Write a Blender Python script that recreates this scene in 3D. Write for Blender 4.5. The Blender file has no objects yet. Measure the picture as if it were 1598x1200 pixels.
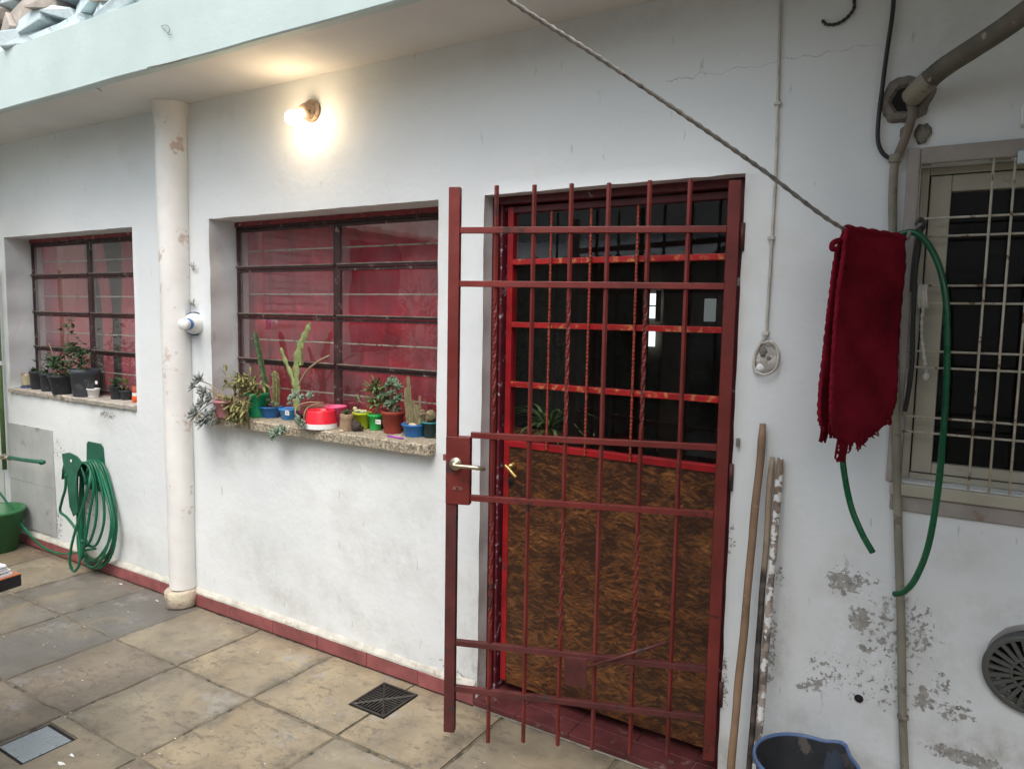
import bpy, bmesh, math, random
from mathutils import Vector, Matrix, noise
random.seed(7)
R = math.radians
S = bpy.context.scene
COL = S.collection

# ------------------------------------------------------------------ camera, sky, sun, exposure
F = 1142.0                                   # focal length in photo pixels (photo 1598 wide)
CAM = Vector((0.0, -2.44, 1.637))
RR = Vector((0.84821136, 0.52934599, 0.01817442))
UU = Vector((-0.06554392, 0.07085258, 0.99533105))
FW = Vector((-0.5255868, 0.84544233, -0.09479337))
cd = bpy.data.cameras.new('camera'); cam = bpy.data.objects.new('camera', cd); COL.objects.link(cam)
cd.sensor_width = 36; cd.lens = F / 1598 * 36; cd.clip_start = .02; cd.clip_end = 400
M = Matrix((RR, UU, -FW)).transposed().to_4x4(); M.translation = CAM; cam.matrix_world = M
S.camera = cam

SUN_EL, SUN_AZ = R(58), R(158)
w = bpy.data.worlds.new('World'); S.world = w; w.use_nodes = True
nt = w.node_tree; nt.nodes.clear()
sky = nt.nodes.new('ShaderNodeTexSky'); sky.sky_type = 'NISHITA'; sky.sun_disc = False
sky.sun_elevation = SUN_EL; sky.sun_rotation = SUN_AZ; sky.air_density = 1.5; sky.dust_density = 4
hs = nt.nodes.new('ShaderNodeHueSaturation'); hs.inputs['Saturation'].default_value = .60
bg = nt.nodes.new('ShaderNodeBackground'); bg.inputs['Strength'].default_value = .15
wo = nt.nodes.new('ShaderNodeOutputWorld')
nt.links.new(sky.outputs[0], hs.inputs['Color']); nt.links.new(hs.outputs[0], bg.inputs[0]); nt.links.new(bg.outputs[0], wo.inputs[0])
sd = bpy.data.lights.new('sun', 'SUN'); sd.energy = .8; sd.angle = R(40); sd.color = (1, .98, .95)
sun = bpy.data.objects.new('sun', sd); COL.objects.link(sun)
sdir = Vector((math.sin(SUN_AZ) * math.cos(SUN_EL), math.cos(SUN_AZ) * math.cos(SUN_EL), math.sin(SUN_EL)))
sun.rotation_euler = sdir.to_track_quat('Z', 'Y').to_euler()
S.view_settings.view_transform = 'Standard'; S.view_settings.look = 'None'
S.view_settings.exposure = 0.96; S.view_settings.gamma = 1; S.view_settings.use_curve_mapping = False
S.render.engine = 'CYCLES'

# ------------------------------------------------------------------ survey helpers: photo bearings -> metres on real planes
def ray(x, y): return FW + RR * ((x - 799) / F) - UU * ((y - 600) / F)
def onY(x, y, Y=0.0):
    d = ray(x, y); return CAM + d * ((Y - CAM.y) / d.y)
def onZ(x, y, Z=0.0):
    d = ray(x, y); return CAM + d * ((Z - CAM.z) / d.z)
def onX(x, y, X):
    d = ray(x, y); return CAM + d * ((X - CAM.x) / d.x)
def onP(x, y, p, n):
    d = ray(x, y); return CAM + d * ((p - CAM).dot(n) / d.dot(n))
def mpp(p): return (p - CAM).dot(FW) / F     # metres per photo pixel at a point

# ------------------------------------------------------------------ materials
MATS = {}
class NT:
    def __init__(s, name):
        s.m = bpy.data.materials.new(name); s.m.use_nodes = True; s.t = s.m.node_tree
        s.p = s.t.nodes['Principled BSDF']; s.tc = s.t.nodes.new('ShaderNodeTexCoord'); s.obj = s.tc.outputs['Object']
    def n(s, t, **k):
        o = s.t.nodes.new(t)
        for a, b in k.items(): setattr(o, a, b)
        return o
    def l(s, a, b): s.t.links.new(a, b)
    def noise(s, scale, detail=4, rough=.55, vec=None, dist=0):
        o = s.n('ShaderNodeTexNoise'); o.inputs['Scale'].default_value = scale; o.inputs['Detail'].default_value = detail
        o.inputs['Roughness'].default_value = rough; o.inputs['Distortion'].default_value = dist
        s.l(vec or s.obj, o.inputs['Vector']); return o.outputs['Fac']
    def ramp(s, v, a, b, lo=0., hi=1.):
        o = s.n('ShaderNodeMapRange'); o.inputs['From Min'].default_value = a; o.inputs['From Max'].default_value = b
        o.inputs['To Min'].default_value = lo; o.inputs['To Max'].default_value = hi; s.l(v, o.inputs['Value']); return o.outputs[0]
    def math(s, op, a, b=None, clamp=False):
        o = s.n('ShaderNodeMath', operation=op, use_clamp=clamp)
        for i, v in enumerate((a, b)):
            if v is None: continue
            if isinstance(v, (int, float)): o.inputs[i].default_value = v
            else: s.l(v, o.inputs[i])
        return o.outputs[0]
    def mix(s, f, a, b):
        o = s.n('ShaderNodeMix', data_type='RGBA')
        for i, v in ((0, f), (6, a), (7, b)):
            if isinstance(v, (int, float)): o.inputs[i].default_value = v
            elif isinstance(v, tuple): o.inputs[i].default_value = (*v, 1)
            else: s.l(v, o.inputs[i])
        return o.outputs[2]
    def mapping(s, loc=(0,0,0), rot=(0,0,0), scale=(1,1,1), vec=None):
        o = s.n('ShaderNodeMapping'); o.inputs[1].default_value = loc; o.inputs[2].default_value = rot; o.inputs[3].default_value = scale
        s.l(vec or s.obj, o.inputs[0]); return o.outputs[0]
    def blob(s, c, r, ang=0):                # 1 at centre .. 0 at the rim of an ellipsoid
        o = s.n('ShaderNodeVectorMath', operation='SUBTRACT'); s.l(s.obj, o.inputs[0]); o.inputs[1].default_value = c
        v = o.outputs[0]
        if ang: v = s.mapping(rot=(0, ang, 0), vec=v)
        v = s.mapping(scale=(1/r[0], 1/r[1], 1/r[2]), vec=v)
        q = s.n('ShaderNodeVectorMath', operation='LENGTH'); s.l(v, q.inputs[0])
        return s.ramp(q.outputs['Value'], 1, 0)
    def bump(s, h, st=.3, d=.01):
        b = s.n('ShaderNodeBump'); b.inputs['Strength'].default_value = st; b.inputs['Distance'].default_value = d
        s.l(h, b.inputs['Height'])
        if s.p.inputs['Normal'].links: s.l(s.p.inputs['Normal'].links[0].from_socket, b.inputs['Normal'])
        s.l(b.outputs[0], s.p.inputs['Normal'])
    def set(s, **k):
        for a, v in k.items():
            i = s.p.inputs[a.replace('_', ' ')]
            if isinstance(v, tuple): i.default_value = (*v, 1)
            elif isinstance(v, (int, float)): i.default_value = v
            else: s.l(v, i)

def mat(name, col, rough=.6, var=.18, scale=9, bump=.15, bscale=90, worn=None, wth=.62, wscale=25, metal=0, coat=0, spec=.5, rnd=0, bd=.002):
    if name in MATS: return MATS[name]
    s = NT(name)
    f = s.ramp(s.noise(scale, 6), .3, .7)
    a = tuple(max(0, c*(1-var)) for c in col); b = tuple(min(1, c*(1+var)) for c in col)
    c = s.mix(f, a, b)
    ro = s.ramp(s.noise(scale*3, 4), .3, .7, max(.05, rough-.1), min(1, rough+.12))
    if worn:
        mk = s.ramp(s.noise(wscale, 6, .65), wth, wth+.05)
        c = s.mix(mk, c, worn); ro = s.math('MAXIMUM', ro, s.math('MULTIPLY', mk, .75))
    if rnd:
        oi = s.n('ShaderNodeObjectInfo'); h = s.n('ShaderNodeHueSaturation')
        s.l(s.ramp(oi.outputs['Random'], 0, 1, 1-rnd, 1+rnd), h.inputs['Value']); s.l(c, h.inputs['Color']); c = h.outputs[0]
    s.set(Base_Color=c, Roughness=ro, Metallic=metal, Coat_Weight=coat)
    s.p.inputs['Specular IOR Level'].default_value = spec
    s.bump(s.noise(bscale, 5, .6), bump, bd)
    MATS[name] = s.m; return s.m

def mat_plaster():
    s = NT('wall_plaster')
    c = s.mix(s.ramp(s.noise(1.1, 5), .3, .7), (.69, .73, .745), (.775, .805, .81))
    # yellow-grey damp bloom, its own blotchy shape
    c = s.mix(s.ramp(s.noise(2.3, 7, .62), .56, .74, 0, .3), c, (.52, .49, .40))
    def px(x, y): return tuple(onY(x, y, 0))
    def rad(x, y, a, b):
        k = mpp(onY(x, y, 0)); return (a*k*1.15, .2, b*k)
    # grime, and the painted shadow band beside the sticks: soft ellipse * noise
    g = None
    for (x, y, a, b, an, amt) in [(380,690,90,45,0,.75),(520,720,220,26,0,.45),(400,860,110,55,0,.4),(600,880,170,80,0,.4),(560,960,240,46,-.35,.45),(730,960,30,160,0,.5),(450,940,160,40,-.4,.6),
                                  (170,655,60,26,0,.6),(120,760,60,110,0,.35),(650,800,80,60,0,.35),(740,1040,30,70,0,1.1),(1260,1130,120,60,0,.6),
                                  (1220,1010,24,150,0,.75),(1400,1120,120,110,0,.45),(1540,1170,130,70,0,1.),(1490,860,90,60,0,.35),(1415,160,48,50,0,.5),
                                  (1000,30,300,50,0,.3),(1480,60,160,120,0,.35),(1130,1190,30,60,0,.8),(200,850,90,40,-.4,.5),(1570,960,100,40,0,.5),(1395,1010,150,140,0,.6),(1320,920,70,60,0,.5),(1250,1175,100,40,0,.9),(640,860,90,60,0,.35),(350,700,60,50,0,.6),(1110,1180,60,40,0,.7),(1350,1190,160,30,0,.7)]:
        v = s.math('MULTIPLY', s.blob(px(x,y), rad(x,y,a,b), an), amt, True); g = v if g is None else s.math('MAXIMUM', g, v)
    gn = s.ramp(s.noise(9, 9, .74), .36, .64)
    c = s.mix(s.math('MULTIPLY', s.math('MULTIPLY', g, gn), .72), c, (.255, .235, .18))
    # scuffs and hairline drips
    c = s.mix(s.math('MULTIPLY', s.ramp(s.noise(38, 3, .5, s.mapping(scale=(1, 1, .22))), .69, .73), .35), c, (.30, .28, .24))
    c = s.mix(s.math('MULTIPLY', s.ramp(s.noise(14, 5, .7), .74, .765), .6), c, (.23, .21, .18))
    # flaked paint: ellipse gates a fine noise threshold
    f = None
    for (x, y, a, b, an, amt) in [(1318,908,38,30,0,.9),(1345,902,40,24,0,.55),(1342,965,19,34,0,1.),(1352,1013,16,12,0,.8),(1398,985,60,95,0,.6),(1440,985,24,60,0,.62),(1395,1080,40,60,0,.5),
                                  (1268,1068,34,16,.5,.8),(1442,1090,22,30,0,.85),(1492,1110,36,26,.4,.7),(1470,1068,16,32,0,.66),(1502,1180,70,20,0,.9),(1292,1050,60,26,-.4,.52),
                                  (1202,1010,15,110,0,.66),(1212,898,16,30,0,.6),(168,648,34,9,0,.8),(90,700,30,30,0,.5),(92,820,16,40,0,.62),
                                  (1140,840,10,40,0,.6),(1152,360,8,60,0,.7),(1130,1060,10,70,0,.7),(705,1045,60,12,-.3,.5),
                                  (1330,1060,90,60,0,.4),(255,910,20,20,0,.6),(130,780,50,60,0,.42)]:
        v = s.math('MULTIPLY', s.ramp(s.blob(px(x,y), rad(x,y,a,b), an), 0, .6), amt, True); f = v if f is None else s.math('MAXIMUM', f, v)
    fn = s.noise(52, 7, .72)
    mk = s.ramp(s.math('ADD', fn, s.math('MULTIPLY', f, .265)), .675, .705)
    mk = s.math('MULTIPLY', mk, s.ramp(f, .02, .1), True)
    c = s.mix(mk, c, s.mix(s.ramp(s.noise(40, 5), .3, .7), (.19, .18, .16), (.46, .45, .42)))
    # the hairline crack
    cr = s.n('ShaderNodeSeparateXYZ'); s.l(s.obj, cr.inputs[0])
    a0, a1 = onY(1060, 124), onY(1350, 72); sl = (a1.z-a0.z)/(a1.x-a0.x)
    zz = s.math('SUBTRACT', cr.outputs[2], s.math('ADD', s.math('MULTIPLY', s.math('SUBTRACT', cr.outputs[0], a0.x), sl), a0.z))
    zz = s.math('ADD', zz, s.ramp(s.noise(14, 5), 0, 1, -.035, .035))
    ck = s.math('MULTIPLY', s.ramp(s.math('ABSOLUTE', zz), .0012, .0004), s.ramp(s.blob(tuple((a0+a1)/2), (.34, .3, .3)), 0, .1), True)
    c = s.mix(s.math('MULTIPLY', ck, .7), c, (.3, .28, .26))
    s.set(Base_Color=c, Roughness=.62)
    s.p.inputs['Specular IOR Level'].default_value = .35
    s.bump(s.noise(3, 4), .5, .02); s.bump(s.noise(45, 6, .6), .28, .003); s.bump(mk, .6, -.0035)
    return s.m

def mat_tile():
    s = NT('stone_tile')
    oi = s.n('ShaderNodeObjectInfo'); vec = s.n('ShaderNodeVectorMath', operation='ADD')
    sc = s.n('ShaderNodeVectorMath', operation='SCALE'); s.l(oi.outputs['Location'], sc.inputs[0]); sc.inputs['Scale'].default_value = 1.
    s.l(s.obj, vec.inputs[0]); s.l(sc.outputs[0], vec.inputs[1]); v = vec.outputs[0]
    base = oi.outputs['Color']
    d = s.mix(.5, base, (.085, .077, .066))
    c = s.mix(s.ramp(s.noise(3.2, 7, .62, v, .6), .36, .66), base, d)
    c = s.mix(s.ramp(s.noise(2.1, 6, .6, v, 1.), .55, .72, 0, .45), c, (.32, .24, .125))
    c = s.mix(s.ramp(s.noise(4.5, 7, .7, v), .57, .66, 0, .6), c, (.30, .30, .285))
    c = s.mix(s.ramp(s.noise(11, 9, .74, v), .52, .66, 0, .6), c, (.12, .105, .085))
    # pitted flakes, in blotches
    gate = s.ramp(s.noise(1.5, 4, .6, v), .44, .57)
    pit = s.math('MULTIPLY', s.ramp(s.noise(19, 8, .7, s.mapping(scale=(1,1.7,1), vec=v)), .545, .575), gate, True)
    c = s.mix(s.math('MULTIPLY', pit, s.ramp(s.noise(6, 5, .7, v), .3, .7, .15, .85)), c, (.135, .115, .095))
    pit2 = s.ramp(s.noise(60, 3, .5, v), .72, .74)
    c = s.mix(s.math('MULTIPLY', pit2, .7), c, (.11, .1, .09))
    c = s.mix(s.ramp(s.noise(48, 2, .5, v), .765, .775), c, (.75, .74, .70))
    ge = s.n('ShaderNodeSeparateXYZ'); s.l(s.obj, ge.inputs[0])
    ed = s.math('MAXIMUM', s.math('ABSOLUTE', ge.outputs[0]), s.math('ABSOLUTE', ge.outputs[1]))
    em = s.math('MULTIPLY', s.ramp(ed, .165, .25), s.ramp(s.noise(7, 7, .7, v), .42, .60), True)
    c = s.mix(s.math('MULTIPLY', em, .7), c, (.10, .088, .068))
    s.set(Base_Color=c, Roughness=s.ramp(s.noise(3, 5, .6, v), .35, .65, .26, .62))
    s.p.inputs['Specular IOR Level'].default_value = .4
    s.bump(s.noise(7, 5, .6, v), .4, .006); s.bump(s.noise(80, 5, .6, v), .25, .002); s.bump(pit, .5, -.003)
    return s.m

def mat_osb():
    s = NT('strand_board')
    lay = []
    for q, (sc, loc) in enumerate(((30, 0), (22, 3.3))):
        vo = s.n('ShaderNodeTexVoronoi'); vo.inputs['Scale'].default_value = sc
        wv = s.n('ShaderNodeTexNoise'); wv.inputs['Scale'].default_value = 30; s.l(s.obj, wv.inputs['Vector'])
        ad = s.n('ShaderNodeVectorMath', operation='MULTIPLY_ADD'); s.l(wv.outputs['Color'], ad.inputs[0]); ad.inputs[1].default_value = (.018,)*3
        s.l(s.mapping(loc=(loc, 0, loc), scale=(.8, .01, 1.5)), ad.inputs[2]); s.l(ad.outputs[0], vo.inputs['Vector'])
        sx = s.n('ShaderNodeSeparateXYZ'); s.l(vo.outputs['Color'], sx.inputs[0])
        ra = s.n('ShaderNodeVectorRotate', rotation_type='Y_AXIS'); s.l(s.obj, ra.inputs['Vector']); s.l(s.math('MULTIPLY', s.math('SUBTRACT', sx.outputs[0], .5), 1.3), ra.inputs['Angle'])
        st = s.noise(1, 6, .65, s.mapping(scale=(11, 1, 95), vec=ra.outputs[0]), .15)
        lay.append((st, sx.outputs[1]))
    st = s.math('ADD', s.math('MULTIPLY', lay[0][0], .5), s.math('MULTIPLY', lay[1][0], .5))
    ce = s.math('ADD', s.math('MULTIPLY', lay[0][1], .09), s.math('MULTIPLY', lay[1][1], .09))
    f = s.math('ADD', s.math('ADD', s.math('MULTIPLY', s.ramp(st, .36, .64), .55), ce), s.math('MULTIPLY', s.ramp(s.noise(5, 6, .65, s.mapping(scale=(1, 1, 1.7))), .3, .7), .30))
    cr = s.n('ShaderNodeValToRGB'); s.l(f, cr.inputs[0])
    e = cr.color_ramp.elements; e[0].position = .2; e[0].color = (.026, .009, .003, 1); e[1].position = 1.; e[1].color = (.46, .22, .07, 1)
    for p, c in ((.42, (.034, .011, .004)), (.57, (.105, .038, .011)), (.74, (.20, .078, .021))):
        q = cr.color_ramp.elements.new(p); q.color = (*c, 1)
    s.set(Base_Color=cr.outputs[0], Roughness=.42, Coat_Weight=.25, Coat_Roughness=.25)
    s.bump(st, .4, .002); return s.m

def mat_glass(name, haze, hcol=(.5,.5,.5), gloss=(1,1,1), dirt=.5, refl=2.4):
    s = NT(name)
    tr = s.n('ShaderNodeBsdfTransparent'); tr.inputs[0].default_value = (.93, .95, .94, 1)
    gl = s.n('ShaderNodeBsdfGlossy'); gl.inputs['Roughness'].default_value = .015; gl.inputs[0].default_value = (*gloss, 1)
    lw = s.n('ShaderNodeFresnel'); lw.inputs[0].default_value = 1.5
    bp = s.n('ShaderNodeBump'); bp.inputs['Strength'].default_value = .12; bp.inputs['Distance'].default_value = .006; s.l(s.noise(5, 2), bp.inputs['Height'])
    s.l(bp.outputs[0], gl.inputs['Normal'])
    m1 = s.n('ShaderNodeMixShader'); gm = s.n('ShaderNodeNewGeometry'); s.l(s.math('MULTIPLY', s.math('MULTIPLY', lw.outputs[0], refl, True), s.math('SUBTRACT', 1., gm.outputs['Backfacing'])), m1.inputs[0]); s.l(tr.outputs[0], m1.inputs[1]); s.l(gl.outputs[0], m1.inputs[2])
    df = s.n('ShaderNodeBsdfDiffuse'); df.inputs[0].default_value = (*hcol, 1)
    m2 = s.n('ShaderNodeMixShader'); s.l(s.math('MULTIPLY', s.ramp(s.noise(3.5, 6, .65), .3, .75, haze*(1-dirt), haze*(1+dirt)), s.math('SUBTRACT', 1., gm.outputs['Backfacing'])), m2.inputs[0]); s.l(m1.outputs[0], m2.inputs[1]); s.l(df.outputs[0], m2.inputs[2])
    s.l(m2.outputs[0], s.t.nodes['Material Output'].inputs[0]); return s.m

def mat_terrazzo():
    s = NT('terrazzo')
    vo = s.n('ShaderNodeTexVoronoi'); vo.inputs['Scale'].default_value = 120; s.l(s.obj, vo.inputs['Vector'])
    sx = s.n('ShaderNodeSeparateXYZ'); s.l(vo.outputs['Color'], sx.inputs[0])
    c = s.mix(s.ramp(sx.outputs[0], .1, .9), (.16, .13, .09), (.50, .44, .33))
    c = s.mix(s.ramp(s.noise(6, 6, .65), .45, .7, 0, .6), c, (.27, .245, .19))
    s.set(Base_Color=c, Roughness=.75); s.bump(vo.outputs['Distance'], .5, .003); s.bump(s.noise(20, 5), .4, .006); return s.m

def mat_stick(name, lo, hi, z0, z1, white=.62):
    s = NT(name)
    sx = s.n('ShaderNodeSeparateXYZ'); s.l(s.obj, sx.inputs[0])
    f = s.ramp(s.math('ADD', sx.outputs[2], s.ramp(s.noise(9, 4), .3, .7, -.07, .07)), z0, z1)
    c = s.mix(f, s.mix(s.ramp(s.noise(18, 6, .7), .45, .6), lo, tuple(x*3 for x in lo)), s.mix(s.ramp(s.noise(14, 5), .3, .7), tuple(x*.75 for x in hi), hi))
    c = s.mix(s.ramp(s.noise(22, 4, .6), white, white+.02), c, (.68, .68, .66))
    s.set(Base_Color=c, Roughness=.7); s.bump(s.noise(40, 5), .4, .003); return s.m

PL = mat_plaster(); TILE = mat_tile(); OSB = mat_osb(); TERR = mat_terrazzo()
GL_WIN = mat_glass('hazy_window_glass', .085, (.45, .38, .40), dirt=.95, refl=2.6)  # pinkish haze: dirt film that also paints in soft reflections
GL_WIN1 = mat_glass('dusty_window_glass', .10, (.42, .38, .39), dirt=.8)
GL_DOOR = mat_glass('door_glass', .008, (.4, .4, .4), refl=1.2)
GL_RW = mat_glass('dark_window_glass', .012, (.3, .26, .2), refl=.7)
SOFF = mat('soffit_paint', (.66, .655, .63), .8, .08, 2, .2, 30, worn=(.45,.43,.40), wth=.72, wscale=6)
BEAM = mat('pale_teal_paint', (.49, .59, .575), .7, .07, 2.2, .25, 26, worn=(.52,.56,.53), wth=.64, wscale=5, bd=.006)
GATE = mat('gate_red_paint', (.150, .021, .017), .42, .3, 5, .35, 60, worn=(.05,.017,.014), wth=.60, wscale=9, bd=.003)
GATE2 = mat('gate_scuffed_paint', (.085, .019, .018), .55, .4, 9, .2, 60, worn=(.035,.025,.024), wth=.57, wscale=13)
DRED = mat('door_red_paint', (.30, .008, .012), .38, .35, 10, .2, 60, worn=(.13,.02,.02), wth=.62, wscale=14)
WRED = mat('worn_red_paint', (.36, .010, .011), .45, .3, 10, .25, 70, worn=(.50,.17,.06), wth=.55, wscale=30)
JAMB = mat('jamb_red_paint', (.085, .006, .009), .5, .3, 8, .2, 60, worn=(.30,.22,.24), wth=.66, wscale=20)
CHIP = mat('chipped_jamb', (.11, .012, .022), .55, .4, 20, .4, 60, worn=(.40,.34,.38), wth=.57, wscale=26)
ROD = mat('worn_rod_paint', (.27, .035, .018), .5, .45, 40, .3, 200, worn=(.30,.12,.055), wth=.58, wscale=60)
STEP = mat('red_step_tile', (.105, .026, .028), .45, .3, 8, .3, 50, worn=(.16,.12,.10), wth=.6, wscale=14)
BASE = mat('red_skirting_tile', (.27, .085, .085), .5, .3, 9, .3, 50, worn=(.38,.28,.25), wth=.68, wscale=16, rnd=.12)
MORT = mat('old_mortar_band', (.50, .485, .43), .85, .22, 12, .6, 50, worn=(.36,.32,.26), wth=.6, wscale=22, bd=.006)
WFR = mat('old_window_steel', (.045, .018, .018), .55, .4, 14, .3, 60, worn=(.27,.235,.20), wth=.60, wscale=28)
WFRL = mat('dusty_putty_ledge', (.17, .135, .115), .8, .35, 22, .4, 60)
WTOP = mat('flaking_red_trim', (.24, .035, .045), .6, .3, 18, .4, 60, worn=(.42,.38,.36), wth=.60, wscale=24)
CURT = mat('red_curtain', (.52, .018, .046), .9, .4, 5, .3, 200)
PINK = mat('pink_curtain', (.66, .10, .14), .9, .10, 5, .3, 200)
RUGM = mat('crimson_rug', (.155, .007, .016), .95, .45, 9, .9, 170, worn=(.07,.004,.008), wth=.66, wscale=20, spec=.1, bd=.006)
HOSE = mat('green_hose', (.005, .115, .055), .34, .3, 6, .1, 50)
HOSE2 = mat('dark_green_hose', (.003, .085, .032), .30, .3, 6, .1, 50)
HANG = mat('green_plastic', (.008, .105, .06), .45, .2, 8, .15, 60)
PIPE = mat('dirty_white_pipe', (.24, .225, .175), .6, .25, 7, .3, 50, worn=(.17,.15,.12), wth=.57, wscale=14)
FLEX = mat('grey_conduit', (.11, .10, .08), .65, .3, 12, .3, 50, worn=(.30,.28,.24), wth=.6, wscale=20)
BLKC = mat('black_cable', (.018, .018, .018), .45, .2, 10, .1, 60)
WCAB = mat('old_white_cable', (.52, .50, .45), .6, .25, 18, .2, 60, worn=(.12,.11,.10), wth=.64, wscale=60)
CEM = mat('raw_cement', (.21, .19, .165), .95, .3, 22, .9, 60, bd=.01)
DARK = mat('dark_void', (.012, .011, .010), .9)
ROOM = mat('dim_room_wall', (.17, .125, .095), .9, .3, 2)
WOODW = mat('cream_window_paint', (.40, .375, .30), .55, .14, 6, .25, 50, worn=(.32,.28,.22), wth=.64, wscale=10)
SURR = mat('grey_surround', (.33, .30, .275), .8, .2, 6, .5, 40, worn=(.23,.15,.11), wth=.66, wscale=8, bd=.006)
GRIL = mat('rusty_white_bars', (.50, .46, .37), .6, .2, 20, .3, 90, worn=(.14,.07,.035), wth=.57, wscale=34)
STICK1 = mat('broom_wood', (.22, .14, .085), .6, .3, 8, .3, 60, worn=(.42,.34,.26), wth=.6, wscale=12)
BKT = mat('slate_blue_plastic', (.045, .060, .085), .42, .2, 6, .15, 60)
BKTR = mat('blue_rim_plastic', (.09, .15, .30), .4, .12, 6, .1, 60)
BKTI = mat('worn_bucket_inside', (.032, .034, .038), .5, .35, 8, .2, 60, worn=(.11,.10,.09), wth=.58, wscale=9)
GRBK = mat('green_bucket_plastic', (.035, .16, .06), .4, .12, 5, .1, 60)
BRASS = mat('worn_satin_metal', (.42, .37, .27), .34, .15, 20, .1, 80, metal=.9)
BRS2 = mat('yellow_brass', (.55, .38, .14), .33, .15, 20, .1, 80, metal=.9)
IRON = mat('grate_iron', (.040, .036, .032), .55, .35, 30, .4, 90, worn=(.16,.12,.09), wth=.62, wscale=40, metal=.3)
GREYP = mat('grey_vent_plastic', (.085, .088, .08), .5, .15, 8, .2, 50)
BLUE = mat('blue_plastic', (.02, .17, .50), .35, .08, 6, .05, worn=(.22,.18,.14), wth=.66, wscale=18); WHITE = mat('white_plastic', (.78, .79, .78), .35, .06, 6, .05)
REDP = mat('bright_red_plastic', (.72, .02, .04), .32, .06, 6, .05); HOTP = mat('hot_pink_plastic', (.62, .08, .19), .35, .08, 6, .05)
GRN = mat('green_pot_plastic', (.02, .40, .17), .35, .08, 6, .05, worn=(.22,.18,.14), wth=.66, wscale=18); GRN2 = mat('leaf_green_pot_plastic', (.03, .50, .10), .35, .08, 6, .05)
LIME = mat('lime_pot_plastic', (.44, .55, .02), .4, .08, 6, .05); TERC = mat('terracotta_plastic', (.30, .045, .028), .55, .14, 9, .1, worn=(.22,.18,.14), wth=.66, wscale=18)
BRNP = mat('brown_pot_plastic', (.17, .06, .045), .6, .2, 9, .1); TEAL = mat('teal_pot', (.01, .045, .05), .4); TEALR = mat('teal_rim', (.01, .22, .25), .4)
BPOT = mat('black_nursery_plastic', (.030, .035, .045), .55, .3, 8, .15, worn=(.12,.12,.12), wth=.62, wscale=14)
GPOT = mat('dusty_grey_plastic', (.075, .085, .105), .6, .3, 6, .2, worn=(.17,.165,.16), wth=.58, wscale=10)
STON = mat('tan_stone', (.34, .235, .15), .85, .35, 14, .8, 40, bd=.008); LAVA = mat('dark_lava_rock', (.055, .04, .036), .95, .4, 20, 1, 60, bd=.008)
SOIL = mat('soil', (.06, .042, .03), .95, .4, 40, 1, 90, bd=.008)
LF_GR = mat('grey_succulent', (.25, .27, .255), .6, .25, 30, .1); LF_GR2 = mat('blue_green_succulent', (.19, .25, .18), .55, .3, 30, .1)
LF_Y = mat('olive_leaves', (.23, .215, .075), .6, .4, 22, .1); LF_D = mat('dark_leaves', (.035, .085, .028), .5, .4, 20, .1)
LF_M = mat('mid_green_leaves', (.13, .20, .065), .5, .35, 22, .1); LF_J = mat('jade_leaves', (.12, .19, .115), .5, .3, 22, .1)
CAC_D = mat('dark_cactus', (.045, .085, .03), .6, .4, 50, .4, 90); CAC_O = mat('olive_cactus', (.17, .155, .06), .6, .3, 50, .4, 90)
CAC_P = mat('pale_cactus', (.22, .27, .10), .6, .35, 30, .4, 90); CAC_B = mat('brown_cactus', (.20, .17, .09), .65, .35, 40, .4, 90)
STEM = mat('dry_stem', (.30, .215, .13), .8, .25, 30)
PAPER = mat('paper', (.82, .82, .84), .9, .05, 20); TTOP = mat('table_veneer', (.42, .14, .06), .4, .2, 12); BLK = mat('black_laminate', (.015, .015, .018), .4)
PURP = mat('purple_plastic', (.38, .05, .45), .35); ORNG = mat('orange_plastic', (.85, .12, .02), .35); PEBB = mat('cream_pebble', (.55, .46, .33), .7, .15, 20)
GTILE = mat('grey_wall_tile', (.42, .435, .43), .5, .2, 3, .15, 40, worn=(.28,.29,.28), wth=.60, wscale=4)
STN1 = mat('blue_white_rubble', (.56, .66, .69), .85, .16, 6, .6, 30, worn=(.38,.43,.44), wth=.6, wscale=9, rnd=.18, bd=.008)
STN2 = mat('tan_broken_stone', (.40, .355, .315), .9, .3, 8, .7, 30, rnd=.2, bd=.008)
PINKC = mat('column_paint', (.74, .735, .71), .7, .08, 5, .35, 30, worn=(.55,.44,.38), wth=.60, wscale=6, bd=.005)
CBASE = mat('column_foot', (.46, .38, .30), .85, .3, 9, .9, 40, worn=(.50,.45,.33), wth=.5, wscale=11, bd=.01)
MOSS = mat('grout_soil', (.15, .13, .095), .95, .35, 9, .9, 60, worn=(.055,.055,.045), wth=.55, wscale=14, bd=.008)
MIRR = mat('wet_steel_plate', (.36, .41, .44), .30, .08, 5, .08, 20, metal=.4)
CERA = mat('old_lamp_ceramic', (.34, .24, .17), .5, .35, 30, .2, worn=(.10,.07,.05), wth=.58, wscale=40)
OPPW = mat('opposite_plaster', (.38, .365, .33), .8, .12, 2); LEFTW = mat('left_wall_green_grey', (.62, .65, .60), .8, .2, 2)
ROPEM = mat('weathered_rope', (.25, .24, .22), .85, .35, 60, .7, 300, worn=(.05,.05,.05), wth=.60, wscale=50)
LBL = mat('paper_label', (.75, .73, .70), .7, .1, 60)
INK = mat('label_ink', (.25, .22, .22), .8)
BONE = mat('cream_stain_metal', (.55, .42, .30), .5)

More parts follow.
